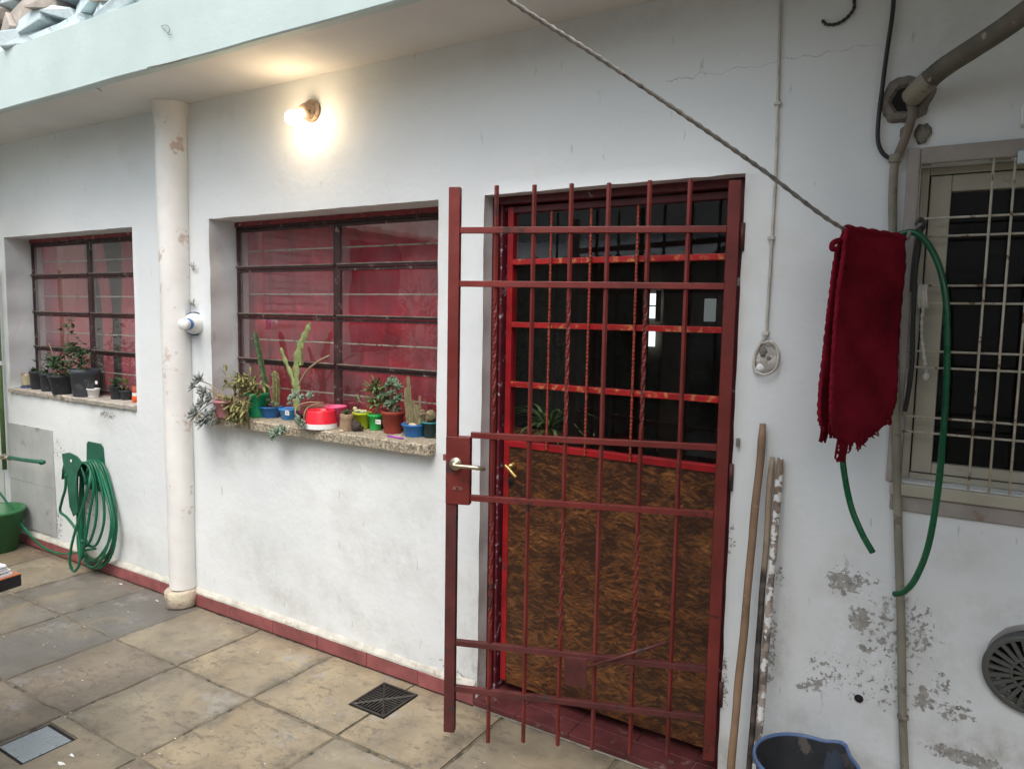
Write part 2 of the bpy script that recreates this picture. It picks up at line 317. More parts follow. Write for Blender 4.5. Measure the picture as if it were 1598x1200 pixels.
def emis(name, col, st):
    m = bpy.data.materials.new(name); m.use_nodes = True; t = m.node_tree
    e = t.nodes.new('ShaderNodeEmission'); e.inputs[0].default_value = (*col, 1); e.inputs[1].default_value = st
    t.links.new(e.outputs[0], t.nodes['Material Output'].inputs[0]); return m
BULB = emis('lit_bulb', (1, .74, .46), 36)
DAYW = emis('daylit_far_window', (.80, .88, .92), .9)
DAYD = emis('daylit_far_window_dim', (.55, .60, .6), .13)

# ------------------------------------------------------------------ mesh builders
class MB:
    def __init__(s): s.v = []; s.f = []; s.sm = []
    def add(s, v, f, smooth=False):
        o = len(s.v); s.v += [Vector(p) for p in v]; s.f += [[i+o for i in q] for q in f]; s.sm += [smooth]*len(f); return s
    def box(s, a, b, mtx=None):
        x0,y0,z0 = a; x1,y1,z1 = b
        v = [(x0,y0,z0),(x1,y0,z0),(x1,y1,z0),(x0,y1,z0),(x0,y0,z1),(x1,y0,z1),(x1,y1,z1),(x0,y1,z1)]
        if mtx: v = [mtx @ Vector(p) for p in v]
        return s.add(v, [(0,3,2,1),(4,5,6,7),(0,1,5,4),(1,2,6,5),(2,3,7,6),(3,0,4,7)])
    def lathe(s, prof, c=(0,0,0), n=24, axis=None, smooth=True, sx=1, sy=1):
        m = Matrix.Translation(Vector(c))
        if axis is not None: m = m @ Vector(axis).to_track_quat('Z','Y').to_matrix().to_4x4()
        v = []; f = []
        for r, z in prof:
            for k in range(n):
                a = 2*math.pi*k/n; v.append(m @ Vector((r*sx*math.cos(a), r*sy*math.sin(a), z)))
        for i in range(len(prof)-1):
            for k in range(n): f.append((i*n+k, i*n+(k+1)%n, (i+1)*n+(k+1)%n, (i+1)*n+k))
        return s.add(v, f, smooth)
    def tube(s, pts, r, n=8, smooth=True, sq=None, twist=0, cap=True, rfun=None, phase=0):
        pts = [Vector(p) for p in pts]; v = []; f = []; N = len(pts)
        t0 = (pts[1]-pts[0]).normalized(); up = Vector((0,0,1)) if abs(t0.z) < .9 else Vector((0,1,0))
        u = t0.cross(up).normalized()
        for i, p in enumerate(pts):
            t = (pts[min(i+1,N-1)] - pts[max(i-1,0)]).normalized()
            u = (u - t*u.dot(t)).normalized(); w_ = t.cross(u)
            rr = r[i] if isinstance(r, (list, tuple)) else r
            for k in range(n):
                a = 2*math.pi*k/n + (twist[i] if isinstance(twist, (list,tuple)) else twist*i) + phase
                q = rr * (rfun(i, k) if rfun else 1)
                v.append(p + (u*math.cos(a) + w_*math.sin(a))*q)
        for i in range(N-1):
            for k in range(n): f.append((i*n+k, i*n+(k+1)%n, (i+1)*n+(k+1)%n, (i+1)*n+k))
        if cap: f.append(tuple(range(n))[::-1]); f.append(tuple(range((N-1)*n, N*n)))
        return s.add(v, f, smooth)
    def ball(s, c, r, n=12, m=8, sc=(1,1,1), jit=0, seed=0):
        v = []; f = []
        for i in range(m+1):
            th = math.pi*i/m
            for k in range(n):
                a = 2*math.pi*k/n; d = Vector((math.sin(th)*math.cos(a), math.sin(th)*math.sin(a), math.cos(th)))
                q = 1 + (jit*noise.noise(d*2+Vector((seed,seed*2,0))) if jit else 0)
                v.append(Vector(c)+Vector((d.x*sc[0],d.y*sc[1],d.z*sc[2]))*r*q)
        for i in range(m):
            for k in range(n): f.append((i*n+k, (i+1)*n+k, (i+1)*n+(k+1)%n, i*n+(k+1)%n))
        return s.add(v, f, True)
    def leaf(s, p, d, L, W, up=Vector((0,0,1)), curl=.25, thick=.12):
        p = Vector(p); d = Vector(d).normalized(); sd_ = d.cross(up)
        if sd_.length < .05: sd_ = d.cross(Vector((1,0,0)))
        sd_.normalize(); nn = sd_.cross(d).normalized()
        v = []
        prof = ((0,.14,0),(.3,.8,.06),(.62,1.,.03),(.85,.62,-.1),(1.,.04,-.3))
        for t, w_, cz in prof:
            c = p + d*(L*t) + nn*(L*curl*cz*1.5)
            v += [c - sd_*W*.5*w_, c + nn*(-thick*W*w_), c + sd_*W*.5*w_, c + nn*(thick*W*w_*.5)]
        f = []
        for i in range(4):
            a = i*4
            for k in range(4): f.append((a+k, a+(k+1)%4, a+4+(k+1)%4, a+4+k))
        return s.add(v, f, True)
    def build(s, name, m, parent=None, bevel=0, sub=0):
        me = bpy.data.meshes.new(name); me.from_pydata([tuple(p) for p in s.v], [], s.f)
        me.polygons.foreach_set('use_smooth', s.sm); me.materials.append(m)
        o = bpy.data.objects.new(name, me); COL.objects.link(o)
        if parent: o.parent = parent; o.matrix_parent_inverse = Matrix.Translation(-parent.location)
        if bevel:
            b = o.modifiers.new('bevel', 'BEVEL'); b.width = bevel; b.segments = 2; b.limit_method = 'ANGLE'; b.angle_limit = R(40)
        if sub: q = o.modifiers.new('sub', 'SUBSURF'); q.levels = q.render_levels = sub
        return o
def tag(o, label=None, cat=None, group=None, kind=None):
    for k, v in (('label', label), ('category', cat), ('group', group), ('kind', kind)):
        if v: o[k] = v
    return o
def thing(name, loc, label, cat, group=None):
    o = bpy.data.objects.new(name, None); o.location = loc; o.empty_display_size = .05; COL.objects.link(o)
    return tag(o, label, cat, group)
def smooth_path(pts, n=8):
    pts = [Vector(p) for p in pts]; P = [pts[0]*2-pts[1]] + pts + [pts[-1]*2-pts[-2]]; out = []
    for i in range(1, len(P)-2):
        a, b, c, d = P[i-1:i+3]
        for k in range(n):
            t = k/n; out.append(.5*((2*b) + (c-a)*t + (2*a-5*b+4*c-d)*t*t + (3*b-a-3*c+d)*t**3))
    out.append(pts[-1]); return out
def bar(a, b, w_, d_, name, m, parent, bevel=.0012):   # box bar between two points, w_ in the XZ plane across, d_ thickness in y
    a = Vector(a); b = Vector(b); t = (b-a); L = t.length; t.normalize(); y = Vector((0,1,0)); x = y.cross(t).normalized(); y = t.cross(x)
    mt = Matrix((x, y, t)).transposed().to_4x4(); mt.translation = a
    return MB().box((-w_/2, -d_/2, 0), (w_/2, d_/2, L), mt).build(name, m, parent, bevel)

# ------------------------------------------------------------------ floor
XL, XR, YN = -5.75, 3.2, -6.0
floor = tag(MB().box((XL-.3, YN, -.06), (XR+.3, .6, -.0075)).build('floor', MOSS), kind='structure')
gxs = [-1.516-.0, -1.982, -2.482, -3.0, -3.505, -4.012, -4.55, -5.06, -5.58, -5.9]
xs = sorted(gxs + [-1.01, -.5, 0., .5, 1.0, 1.5, 2.0, 2.5, 3.0, 3.4]); ys = [-.02, -.495, -.995, -1.49, -1.99, -2.49, -2.99, -3.49, -3.99, -4.49, -4.99, -5.49, -6]
hole_g = (-2.105, -.300, -1.915, -.085); hole_w = (-2.985, -1.245, -2.79, -1.055)
gcol = [(.34,.28,.185),(.285,.245,.175),(.19,.173,.148),(.225,.19,.145),(.155,.15,.138),(.25,.20,.145)]
fix = {(-2.482,0):0,(-1.982,0):0,(-3.0,0):1,(-3.505,0):4,(-4.012,0):2,(-4.55,0):1,(-3.505,1):4,(-3.0,1):3,(-4.012,1):2,(-4.55,1):0,(-2.482,1):1,(-1.982,1):0,(-3.0,2):3,(-3.505,2):3,(-5.06,0):5,(-1.516,0):0,(-1.516,1):1,(-1.01,0):1,(-1.01,1):0,(-4.55,1):3,(-4.012,3):3,(-3.505,3):3,(-2.482,2):1,(-1.982,2):5}
def tile_mesh(x0, y0, x1, y1, loc):
    g = .007; rg = random.Random(int((x0*13+y0*7)*100))
    pts = []
    for (ax, ay, bx, by) in ((x0+g,y0+g,x1-g,y0+g),(x1-g,y0+g,x1-g,y1-g),(x1-g,y1-g,x0+g,y1-g),(x0+g,y1-g,x0+g,y0+g)):
        for k in range(7):
            t = k/7; j = rg.uniform(-.0045,.0045)
            pts.append((ax+(bx-ax)*t+j, ay+(by-ay)*t+rg.uniform(-.0045,.0045)))
    n = len(pts); cx, cy = (x0+x1)/2, (y0+y1)/2
    v = [(p[0]-loc[0], p[1]-loc[1], -.02) for p in pts] + [(p[0]-loc[0], p[1]-loc[1], -.004+rg.uniform(-.0015,.001)) for p in pts] + \
        [((p[0]+(cx-p[0])*.022)-loc[0], (p[1]+(cy-p[1])*.022)-loc[1], 0) for p in pts]
    f = [(i,(i+1)%n,n+(i+1)%n,n+i) for i in range(n)] + [(n+i,n+(i+1)%n,2*n+(i+1)%n,2*n+i) for i in range(n)] + [tuple(range(2*n,3*n))]
    return v, f
for j in range(len(ys)-1):
    for i in range(len(xs)-1):
        x0, x1 = xs[i], xs[i+1]; y1, y0 = ys[j], ys[j+1]
        rects = [(x0,y0,x1,y1)]
        for h in (hole_g, hole_w):
            out = []
            for (a,b,c,d) in rects:
                if h[0] < c and h[2] > a and h[1] < d and h[3] > b:
                    hx0, hy0, hx1, hy1 = max(a,h[0]-.006), max(b,h[1]-.006), min(c,h[2]+.006), min(d,h[3]+.006)
                    for q in ((a,b,c,hy0),(a,hy1,c,d),(a,hy0,hx0,hy1),(hx1,hy0,c,hy1)):
                        if q[2]-q[0] > .022 and q[3]-q[1] > .022: out.append(q)
                else: out.append((a,b,c,d))
            rects = out
        cidx = None
        for (kx, kj), ci in fix.items():
            if abs(kx-x1) < .02 and kj == j: cidx = ci
        if cidx is None: cidx = random.randrange(6)
        cut = len(rects) > 1
        q = (x0, y0, x1, y1); loc = ((q[0]+q[2])/2, (q[1]+q[3])/2, random.uniform(-.002, .0005))
        if cut:                                  # slab cut round a drain or cover: one piece with a notch
            m = MB(); g = .007
            for (a, b, c, d) in rects:
                a = a+g if abs(a-x0) < 1e-6 else a; b = b+g if abs(b-y0) < 1e-6 else b
                c = c-g if abs(c-x1) < 1e-6 else c; d = d-g if abs(d-y1) < 1e-6 else d
                m.add([(a-loc[0],b-loc[1],0),(c-loc[0],b-loc[1],0),(c-loc[0],d-loc[1],0),(a-loc[0],d-loc[1],0)], [(0,1,2,3)])
                m.add([(a-loc[0],b-loc[1],-.02),(c-loc[0],b-loc[1],-.02),(c-loc[0],d-loc[1],-.02),(a-loc[0],d-loc[1],-.02),
                       (a-loc[0],b-loc[1],-.0002),(c-loc[0],b-loc[1],-.0002),(c-loc[0],d-loc[1],-.0002),(a-loc[0],d-loc[1],-.0002)],
                      [(0,1,5,4),(1,2,6,5),(2,3,7,6),(3,0,4,7)])
            o = m.build('floor_tile', TILE, floor)
        else:
            v, f = tile_mesh(*q, loc); o = MB().add(v, f).build('floor_tile', TILE, floor)
        o.location = loc; o.color = (*gcol[cidx], 1); o.rotation_euler = (random.uniform(-.0025,.0025), random.uniform(-.0025,.0025), 0)

# ------------------------------------------------------------------ house wall with real openings
DX0, DX1, DZ = -1.662, -.645, 2.104
W2 = (-3.388, -1.889, 1.045, 2.103); SZ1 = onY(100, 620, -.01).z+.012
W1 = (-5.592, -4.085, SZ1-.020, 2.095)
RW = (-.150, .80, 1.165, 2.085)
CEIL = 2.70
def house_wall():
    opens = [(DX0, DX1, -.02, DZ, .09), (W2[0], W2[1], W2[2], W2[3], .24), (W1[0], W1[1], W1[2], W1[3], .24), (RW[0], RW[1], RW[2], RW[3], .10)]
    def cuts(lo, hi, marks, st):
        m = sorted(set([lo, hi] + [k for k in marks if lo < k < hi])); out = []
        for a, b in zip(m, m[1:]):
            k = max(1, round((b-a)/st)); out += [a+(b-a)*i/k for i in range(k)]
        return out + [hi]
    X = cuts(XL, XR, [o[0] for o in opens]+[o[1] for o in opens], .06)
    Z = cuts(-.02, 3.05, [o[2] for o in opens]+[o[3] for o in opens], .06)
    def hit(x, z):
        for o in opens:
            if o[0] < x < o[1] and o[2] < z < o[3]: return o
    v = []; idx = {}; f = []
    def P(i, j, y):
        k = (i, j, y)
        if k not in idx:
            x, z = X[i], Z[j]; n1 = noise.noise(Vector((x*2.3, z*2.3, 1))) ; n2 = noise.noise(Vector((x*9, z*9, 5)))
            on = [o for o in opens if (abs(x-o[0])<1e-6 or abs(x-o[1])<1e-6 or abs(z-o[2])<1e-6 or abs(z-o[3])<1e-6) and o[0]-1e-6<=x<=o[1]+1e-6 and o[2]-1e-6<=z<=o[3]+1e-6]
            w_ = .0035 if on else 0
            yy = y + (.005*n1 + .0012*n2 if y == 0 else 0)
            idx[k] = len(v); v.append((x + w_*noise.noise(Vector((x*11,z*11,y*30))), yy, z + w_*noise.noise(Vector((x*11,z*11,9+y*30)))))
        return idx[k]
    nx, nz = len(X)-1, len(Z)-1
    for i in range(nx):
        for j in range(nz):
            xc, zc = (X[i]+X[i+1])/2, (Z[j]+Z[j+1])/2
            o = hit(xc, zc)
            if not o:
                f.append((P(i,j,0), P(i+1,j,0), P(i+1,j+1,0), P(i,j+1,0))); continue
            d = o[4]
            for (di, dj, a, b) in ((-1,0,(i,j),(i,j+1)), (1,0,(i+1,j+1),(i+1,j)), (0,-1,(i+1,j),(i,j)), (0,1,(i,j+1),(i+1,j+1))):
                ii, jj = i+di, j+dj
                if 0 <= ii < nx and 0 <= jj < nz and not hit((X[ii]+X[ii+1])/2, (Z[jj]+Z[jj+1])/2):
                    f.append((P(*a,0), P(*b,0), P(*b,d), P(*a,d)))
    m = MB(); m.v = [Vector(p) for p in v]; m.f = f; m.sm = [True]*len(f)
    o = m.build('house_wall', PL)
    b = o.modifiers.new('bevel', 'BEVEL'); b.width = .007; b.segments = 3; b.limit_method = 'ANGLE'; b.angle_limit = R(50)
    return o
hw = tag(house_wall(), 'long white plastered house wall with stains and flaking paint', 'wall')
# red skirting pieces and the mortar ledge over them
sk_edges = [-5.74,-5.43,-5.12,-4.80,-4.49,-4.18,-3.87,-3.56,-3.247,-2.912,-2.594,-2.271,-1.966,-1.668]
for a, b in zip(sk_edges, sk_edges[1:]):
    MB().box((a+.0015, -.022+random.uniform(-.0015,.0015), 0.001), (b-.0015, -.001, .066+random.uniform(-.002,.002))).build('skirting_tile', BASE, hw, .002)
def ledge(x0, x1):
    v = []; f = []; n = int((x1-x0)/.03)
    for i in range(n+1):
        x = x0+(x1-x0)*i/n; w_ = .004*noise.noise(Vector((x*9,0,3))); q = .006*noise.noise(Vector((x*14,4,3)))
        v += [(x,-.0015,.069),(x,-.021+w_,.069),(x,-.019+w_,.078+q),(x,-.007+w_*.4,.092+q*1.6),(x,.004,.102+q*1.5)]
    for i in range(n):
        for k in range(4): f.append((i*5+k,i*5+k+1,(i+1)*5+k+1,(i+1)*5+k))
    MB().add(v, [q[::-1] for q in f]).build('mortar_ledge', MORT, hw)
ledge(-5.74, -1.668)
# wall hole
MB().lathe([(.001,0),(.010,0),(.0135,-.002)], onY(1340,1090,-.0055), 10, (0,-1,0)).build('hole', DARK, hw)

# overhang slab and beam
BY = -.43
sl = thing('roof_overhang', (-2, BY, CEIL), 'pale teal roof edge beam with grey soffit over the wall', 'roof')
m = MB(); m.box((XL-.25, BY+.012, CEIL), (XR, .02, CEIL+.30)); m.build('soffit', SOFF, sl)
n = 90; v = []; f = []
for i in range(n+1):
    x = XL-.25+(XR-XL+.25)*i/n
    for (y, z) in ((BY+.03, CEIL-.005), (BY-.006, CEIL-.006), (BY-.012, CEIL+.000), (BY-.012, CEIL+.15), (BY-.012, CEIL+.298), (BY+.06, CEIL+.306)):
        q = Vector((x*3, y*8, z*8)); v.append((x, y+.003*noise.noise(q), z+.003*noise.noise(q+Vector((5,5,5)))))
for i in range(n):
    for k in range(5): f.append((i*6+k, (i+1)*6+k, (i+1)*6+k+1, i*6+k+1))
MB().add(v, f).build('beam', BEAM, sl)
MB().tube(smooth_path([onY(x, y, BY-.02) for x, y in ((262,52),(255,45),(252,41),(260,40),(265,46),(262,54),(268,54))], 5), .0012, 5).build('wire_hook', FLEX, sl)
# hairline cracked edges under the beam
for pts in ([(230,104),(262,97),(300,88),(345,80),(400,63)], [(128,137),(150,136),(158,141)], [(60,153),(80,152)]):
    MB().tube(smooth_path([onZ(x, y+2, CEIL-.002) for x, y in pts], 5), .0022, 5).build('crack', CEM, sl)

# slab added overhead, out of frame, to shade the right-hand part of the wall
tag(MB().box((-.45, -2.1, CEIL+.02), (XR, BY-.03, CEIL+.14)).build('shade_slab', SOFF), 'flat grey slab added unseen overhead to shade the right side of the courtyard', 'shade_slab')
# rubble parapet on the roof edge
pr = thing('stone_parapet', (-4, BY, 3.0), 'rubble of pale blue and tan broken stones above the roof edge', 'stone wall')
MB().box((XL, BY+.13, CEIL+.31), (-1.2, BY+.25, 3.9)).build('backing', STN2, pr)
rg = random.Random(3)
for row in range(9):
    x = XL + rg.uniform(0,.2); z = 3.03 + row*.085
    while x < -1.5:
        L = rg.uniform(.10, .30); h = rg.uniform(.06,.10); m = MB()
        m.box((-L/2, -rg.uniform(.05,.11), -h/2), (L/2, .06, h/2))
        for k in range(8): m.v[k] = m.v[k] + Vector((rg.uniform(-.035,.035), rg.uniform(-.02,.02), rg.uniform(-.02,.02)))
        o = m.build('stone', STN1 if rg.random() < .78 else STN2, pr, .008)
        mt = Matrix.Translation((x+L/2, BY+.10, z+rg.uniform(-.01,.01))) @ Matrix.Rotation(rg.uniform(-.35,.35), 4, 'Y') @ Matrix.Rotation(rg.uniform(-.3,.3), 4, 'Z')
        o.matrix_parent_inverse = Matrix.Identity(4); o.location = mt.translation - pr.location; o.rotation_euler = mt.to_euler()
        x += L*.92

# column
cc = onY(275, 500, -.045); CX = cc.x
co = thing('column', (CX, -.045, 0), 'round off-white column with pink worn patches between the two windows', 'column')
prof = [(.070+.004*z+.004*noise.noise(Vector((0,0,z*3))), z) for z in (.10,.3,.6,.9,1.2,1.5,1.8,2.1,2.35,2.5)] + [(.081,2.56),(.085,2.63),(.092,2.67),(.098,2.699)]
v = MB().lathe(prof, (CX, -.045, 0), 40)
v.v = [p + Vector((.003*noise.noise(p*6), .003*noise.noise(p*6+Vector((4,4,4))), 0)) for p in v.v]
v.build('shaft', PINKC, co)
ft = MB().lathe([(.0,.0),(.080,.0),(.086,.010),(.087,.05),(.085,.082),(.076,.092),(.05,.096)], (CX, -.055, .001), 36)
ft.v = [p + Vector((.010*noise.noise(p*14), .010*noise.noise(p*14+Vector((4,4,4))), .008*noise.noise(p*11) if p.z > .03 else 0)) for p in ft.v]
ft.build('foot', CBASE, co)

# side and opposite walls of the courtyard
tag(MB().box((XL-.2, YN, -.02), (XL, -.001, 3.0)).build('side_wall', LEFTW), 'green grey wall closing the left end of the courtyard', 'wall')
tag(MB().box((XR, YN, -.02), (XR+.2, -.001, 2.7)).build('side_wall', OPPW), 'cream wall closing the right end of the courtyard', 'wall')
ow = tag(MB().box((XL-.2, YN-.25, -.02), (XR+.2, YN-.001, 3.5)).build('opposite_wall', OPPW), 'cream wall on the far side of the courtyard', 'wall')
for x in (-5.0, -3.9, -1.6): MB().box((x, YN-.0, 1.0), (x+.7, YN+.02, 2.0)).build('shutter', WOODW, ow)
lw_ = thing('reflection_slats', (XL, -2.4, 1.0), 'white slatted panel added unseen on the left end wall for window reflections', 'shutter')  # added out of view to give the panes a pale reflection
for k in range(16): MB().box((XL+.001, -2.75, 1.5+k*.07), (XL+.03, -1.95, 1.555+k*.07)).build('slat', WHITE, lw_, .003)
dk = tag(MB().box((XL+.001, -3.9, 1.2), (XL+.02, -3.1, 2.4)).build('reflection_dark_panel', DARK), 'dark panel added unseen on the left end wall for window reflections', 'opening')  # dark sheet added out of view to vary the pane reflections
tag(MB().box((XL+.001, -5.9, 2.45), (XL+.5, -.6, 2.50)).build('reflection_ledge', WOODW), 'cream ledge added unseen high along the left end wall for window reflections', 'shelf')  # strip added out of view, only mirrored in the panes
aw = thing('corrugated_awning', (-3.6, YN, 2.5), 'pale corrugated awning on the opposite wall', 'awning')
m = MB(); v = []; f = []; n = 120
for i in range(n+1):
    x = -5.6+3.2*i/n; q = .02*math.sin(i*1.3)
    v += [(x, YN+.002, 2.6+q), (x, YN+1.0, 2.3+q)]
for i in range(n): f.append((i*2, i*2+1, i*2+3, i*2+2))
m.add(v, f).build('sheet', WHITE, aw)
def shrub(x, y, h, r, lab, n=700, L=.10, seed=1):
    t = thing('potted_shrub', (x, y, 0), lab, 'plant', 'shrubs across the courtyard')
    MB().lathe([(0,0),(.13,0),(.17,.28),(.155,.28),(.15,.24),(0,.24)], (x,y,.001), 20).build('pot', TERC, t)
    rg = random.Random(seed); m = MB()
    for k in range(n):
        d = Vector((rg.gauss(0,1), rg.gauss(0,1), rg.gauss(0,.9))).normalized()*rg.uniform(.4,1)
        m.leaf((x+d.x*r, y+d.y*r, h*.62+d.z*h*.38), d+Vector((0,0,rg.uniform(-.4,.5))), L*rg.uniform(.6,1.3), L*.4)
    m.build('foliage', LF_D if seed % 2 else LF_M, t)
    q = MB()
    for k in range(4): q.tube([(x,y,.2),(x+rg.uniform(-.1,.1),y+rg.uniform(-.1,.1),h*.5),(x+rg.uniform(-.3,.3)*r,y+rg.uniform(-.3,.3)*r,h*.8)], [.02,.013,.006], 6)
    q.build('stem', STEM, t)
for k, (x, y, h, r, lb) in enumerate([(-3.3,-5.2,1.7,.5,'dark leafy shrub in a pot behind the camera, middle of the far wall'),(-4.3,-4.9,2.3,.55,'tall bushy shrub in a pot by the far wall under the awning'),(-2.3,-5.4,1.3,.45,'low dark shrub in a pot by the far wall'),(-5.2,-3.6,2.0,.4,'narrow shrub in a pot against the left end wall')]):
    shrub(x, y, h, r, lb, seed=k+1)
tr = thing('courtyard_tree', (-2.9, YN-.9, 0), 'leafy tree rising behind the far courtyard wall', 'tree')
m = MB(); rg = random.Random(77)
for k in range(2600):
    d = Vector((rg.gauss(0,1), rg.gauss(0,1), rg.gauss(0,1))).normalized()*rg.uniform(.3,1)
    m.leaf((-2.9+d.x*2.3, YN-.9+d.y*.7, 4.2+d.z*1.3), d, .16, .08)
m.build('crown', LF_M, tr); MB().tube([(-2.9,YN-.9,0),(-2.8,YN-.9,2),(-2.9,YN-.9,3.8)], [.14,.12,.07], 10).build('trunk', STEM, tr)

# ------------------------------------------------------------------ rooms behind the openings
def room(name, x0, x1, y0, y1, z0, z1, m):
    q = MB(); q.box((x0,y0,z0),(x1,y1,z1)); q.f = [fc for k, fc in enumerate(q.f) if k != 2]; q.f = [fc[::-1] for fc in q.f]; q.sm = [False]*5
    return tag(q.build(name, m), kind='structure')
pts = [(-1.80,.26),(-1.80,.46),(-4.6,.46),(-4.6,4.2),(-.46,4.2),(-.46,.26)]
q = MB().add([(x,y,-.02) for x,y in pts]+[(x,y,2.68) for x,y in pts], [(0,5,4,1),(1,4,3,2),(6,7,10,11),(7,8,9,10)]+[(i,i+1,i+7,i+6) for i in range(5)])
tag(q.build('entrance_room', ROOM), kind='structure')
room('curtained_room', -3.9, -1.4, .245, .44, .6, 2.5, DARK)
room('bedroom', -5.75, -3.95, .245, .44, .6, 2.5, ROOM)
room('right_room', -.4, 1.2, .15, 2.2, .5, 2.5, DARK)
# things glimpsed in the entrance room
def in_room_rect(x0, y0, x1, y1, Y):
    a = onY(x0, y0, Y); b = onY(x1, y1, Y); return a, b
a, b = in_room_rect(1005, 458, 1023, 497, 4.1)
fw = thing('far_window', (a+b)/2, 'small bright daylit window at the far end of the room', 'window')
MB().box((a.x, 4.13, b.z), (b.x, 4.15, a.z)).build('pane', DAYW, fw)
mm = MB(); cx_ = (a.x+b.x)/2; cz_ = (a.z+b.z)/2
mm.box((a.x, 4.11, cz_-.006), (b.x, 4.125, cz_+.006)); mm.box((a.x-.03, 4.09, b.z-.03), (a.x, 4.15, a.z+.03)); mm.box((b.x, 4.09, b.z-.03), (b.x+.03, 4.15, a.z+.03)); mm.build('frame', WOODW, fw)
a, b = in_room_rect(1006, 517, 1019, 541, 4.1)
tag(MB().box((a.x, 4.13, b.z), (b.x, 4.15, a.z)).build('lower_far_window', DAYW), 'small bright opening just below the far window in the dark room', 'window')
a, b = in_room_rect(1098, 466, 1114, 502, 4.1)
tag(MB().box((a.x, 4.13, b.z), (b.x, 4.15, a.z)).build('dim_far_window', DAYD), 'dim grey window at the right of the dark room', 'window')
a, b = in_room_rect(966, 430, 996, 498, 3.4)
pf = thing('picture', (a+b)/2, 'framed picture hanging dimly in the dark room', 'picture')
MB().box((a.x, 3.40, b.z), (b.x, 3.42, a.z)).build('frame', mat('picture_frame_wood', (.16,.09,.05), .5), pf)
MB().box((a.x+.04, 3.39, b.z+.05), (b.x-.04, 3.398, a.z-.05)).build('canvas', mat('dim_canvas', (.12,.11,.09), .7), pf)
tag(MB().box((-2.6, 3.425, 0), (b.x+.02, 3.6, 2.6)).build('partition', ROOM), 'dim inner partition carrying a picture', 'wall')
ch = thing('dining_chair', (-1.9, 2.1, 0), 'dark chair standing inside the room behind the door glass', 'chair')
for dx in (-.2,.2):
    for dy in (-.2,.2): MB().box((-1.9+dx-.02, 2.1+dy-.02, 0), (-1.9+dx+.02, 2.1+dy+.02, .45 if dy < 0 else .95)).build('leg', BRNP, ch)
MB().box((-2.13,1.88,.45),(-1.67,2.32,.49)).build('seat', BRNP, ch, .01)
for z in (.62,.75,.88): MB().box((-2.08,2.29,z),(-1.72,2.31,z+.05)).build('slat', BRNP, ch)
tb = thing('dining_table', (-1.2, 2.6, 0), 'dim grey topped table inside the dark room', 'table')
MB().box((-1.75,2.25,.73),(-.55,3.1,.77)).build('top', mat('dim_table_cloth', (.3,.3,.3), .7), tb)
for x in (-1.7,-.64):
    for y in (2.3,3.0): MB().box((x,y,0),(x+.05,y+.05,.73)).build('leg', BRNP, tb)
IPX = onY(858, 600, .42).x
t = thing('indoor_plant', (IPX, .42, 0), 'green arching plant in the dark room behind the left door panes', 'plant')
MB().lathe([(0,0),(.09,0),(.11,1.05),(.10,1.05),(0,1.0)], (IPX,.42,0), 16).build('stand', BRNP, t)
m = MB(); rg = random.Random(5)
for k in range(70):
    a = rg.uniform(0, 6.28); m.leaf((IPX,.42,1.10), (math.cos(a),math.sin(a),rg.uniform(.2,1.6)), rg.uniform(.10,.25), .026, curl=.8)
m.build('foliage', mat('indoor_leaves', (.20,.32,.11), .45, .3, 20), t)

a, b = in_room_rect(799, 455, 806, 500, .60)
tag(MB().box((a.x-.05,.60,b.z),(b.x+.02,.604,a.z)).build('notice', PAPER), 'pale paper notice hanging inside at the left edge of the door glass', 'notice')
a, b = in_room_rect(846, 438, 892, 455, 1.6)
tag(MB().box((a.x,1.6,b.z),(b.x,1.75,a.z)).build('air_vent_box', WHITE), 'dim white box on the wall inside, upper left of the door glass', 'box')
for (xa, xb, yy, nm) in ((905, 925, 2.0, 'dark wooden post left of the picture inside the room'), (1042, 1066, 2.2, 'dark wooden post right of the far window inside the room')):
    a, b = in_room_rect(xa, 300, xb, 700, yy)
    tag(MB().box((a.x,yy,0),(b.x,yy+.08,2.66)).build('post', mat('inner_wood', (.16,.08,.04), .5, .3)), nm, 'post')
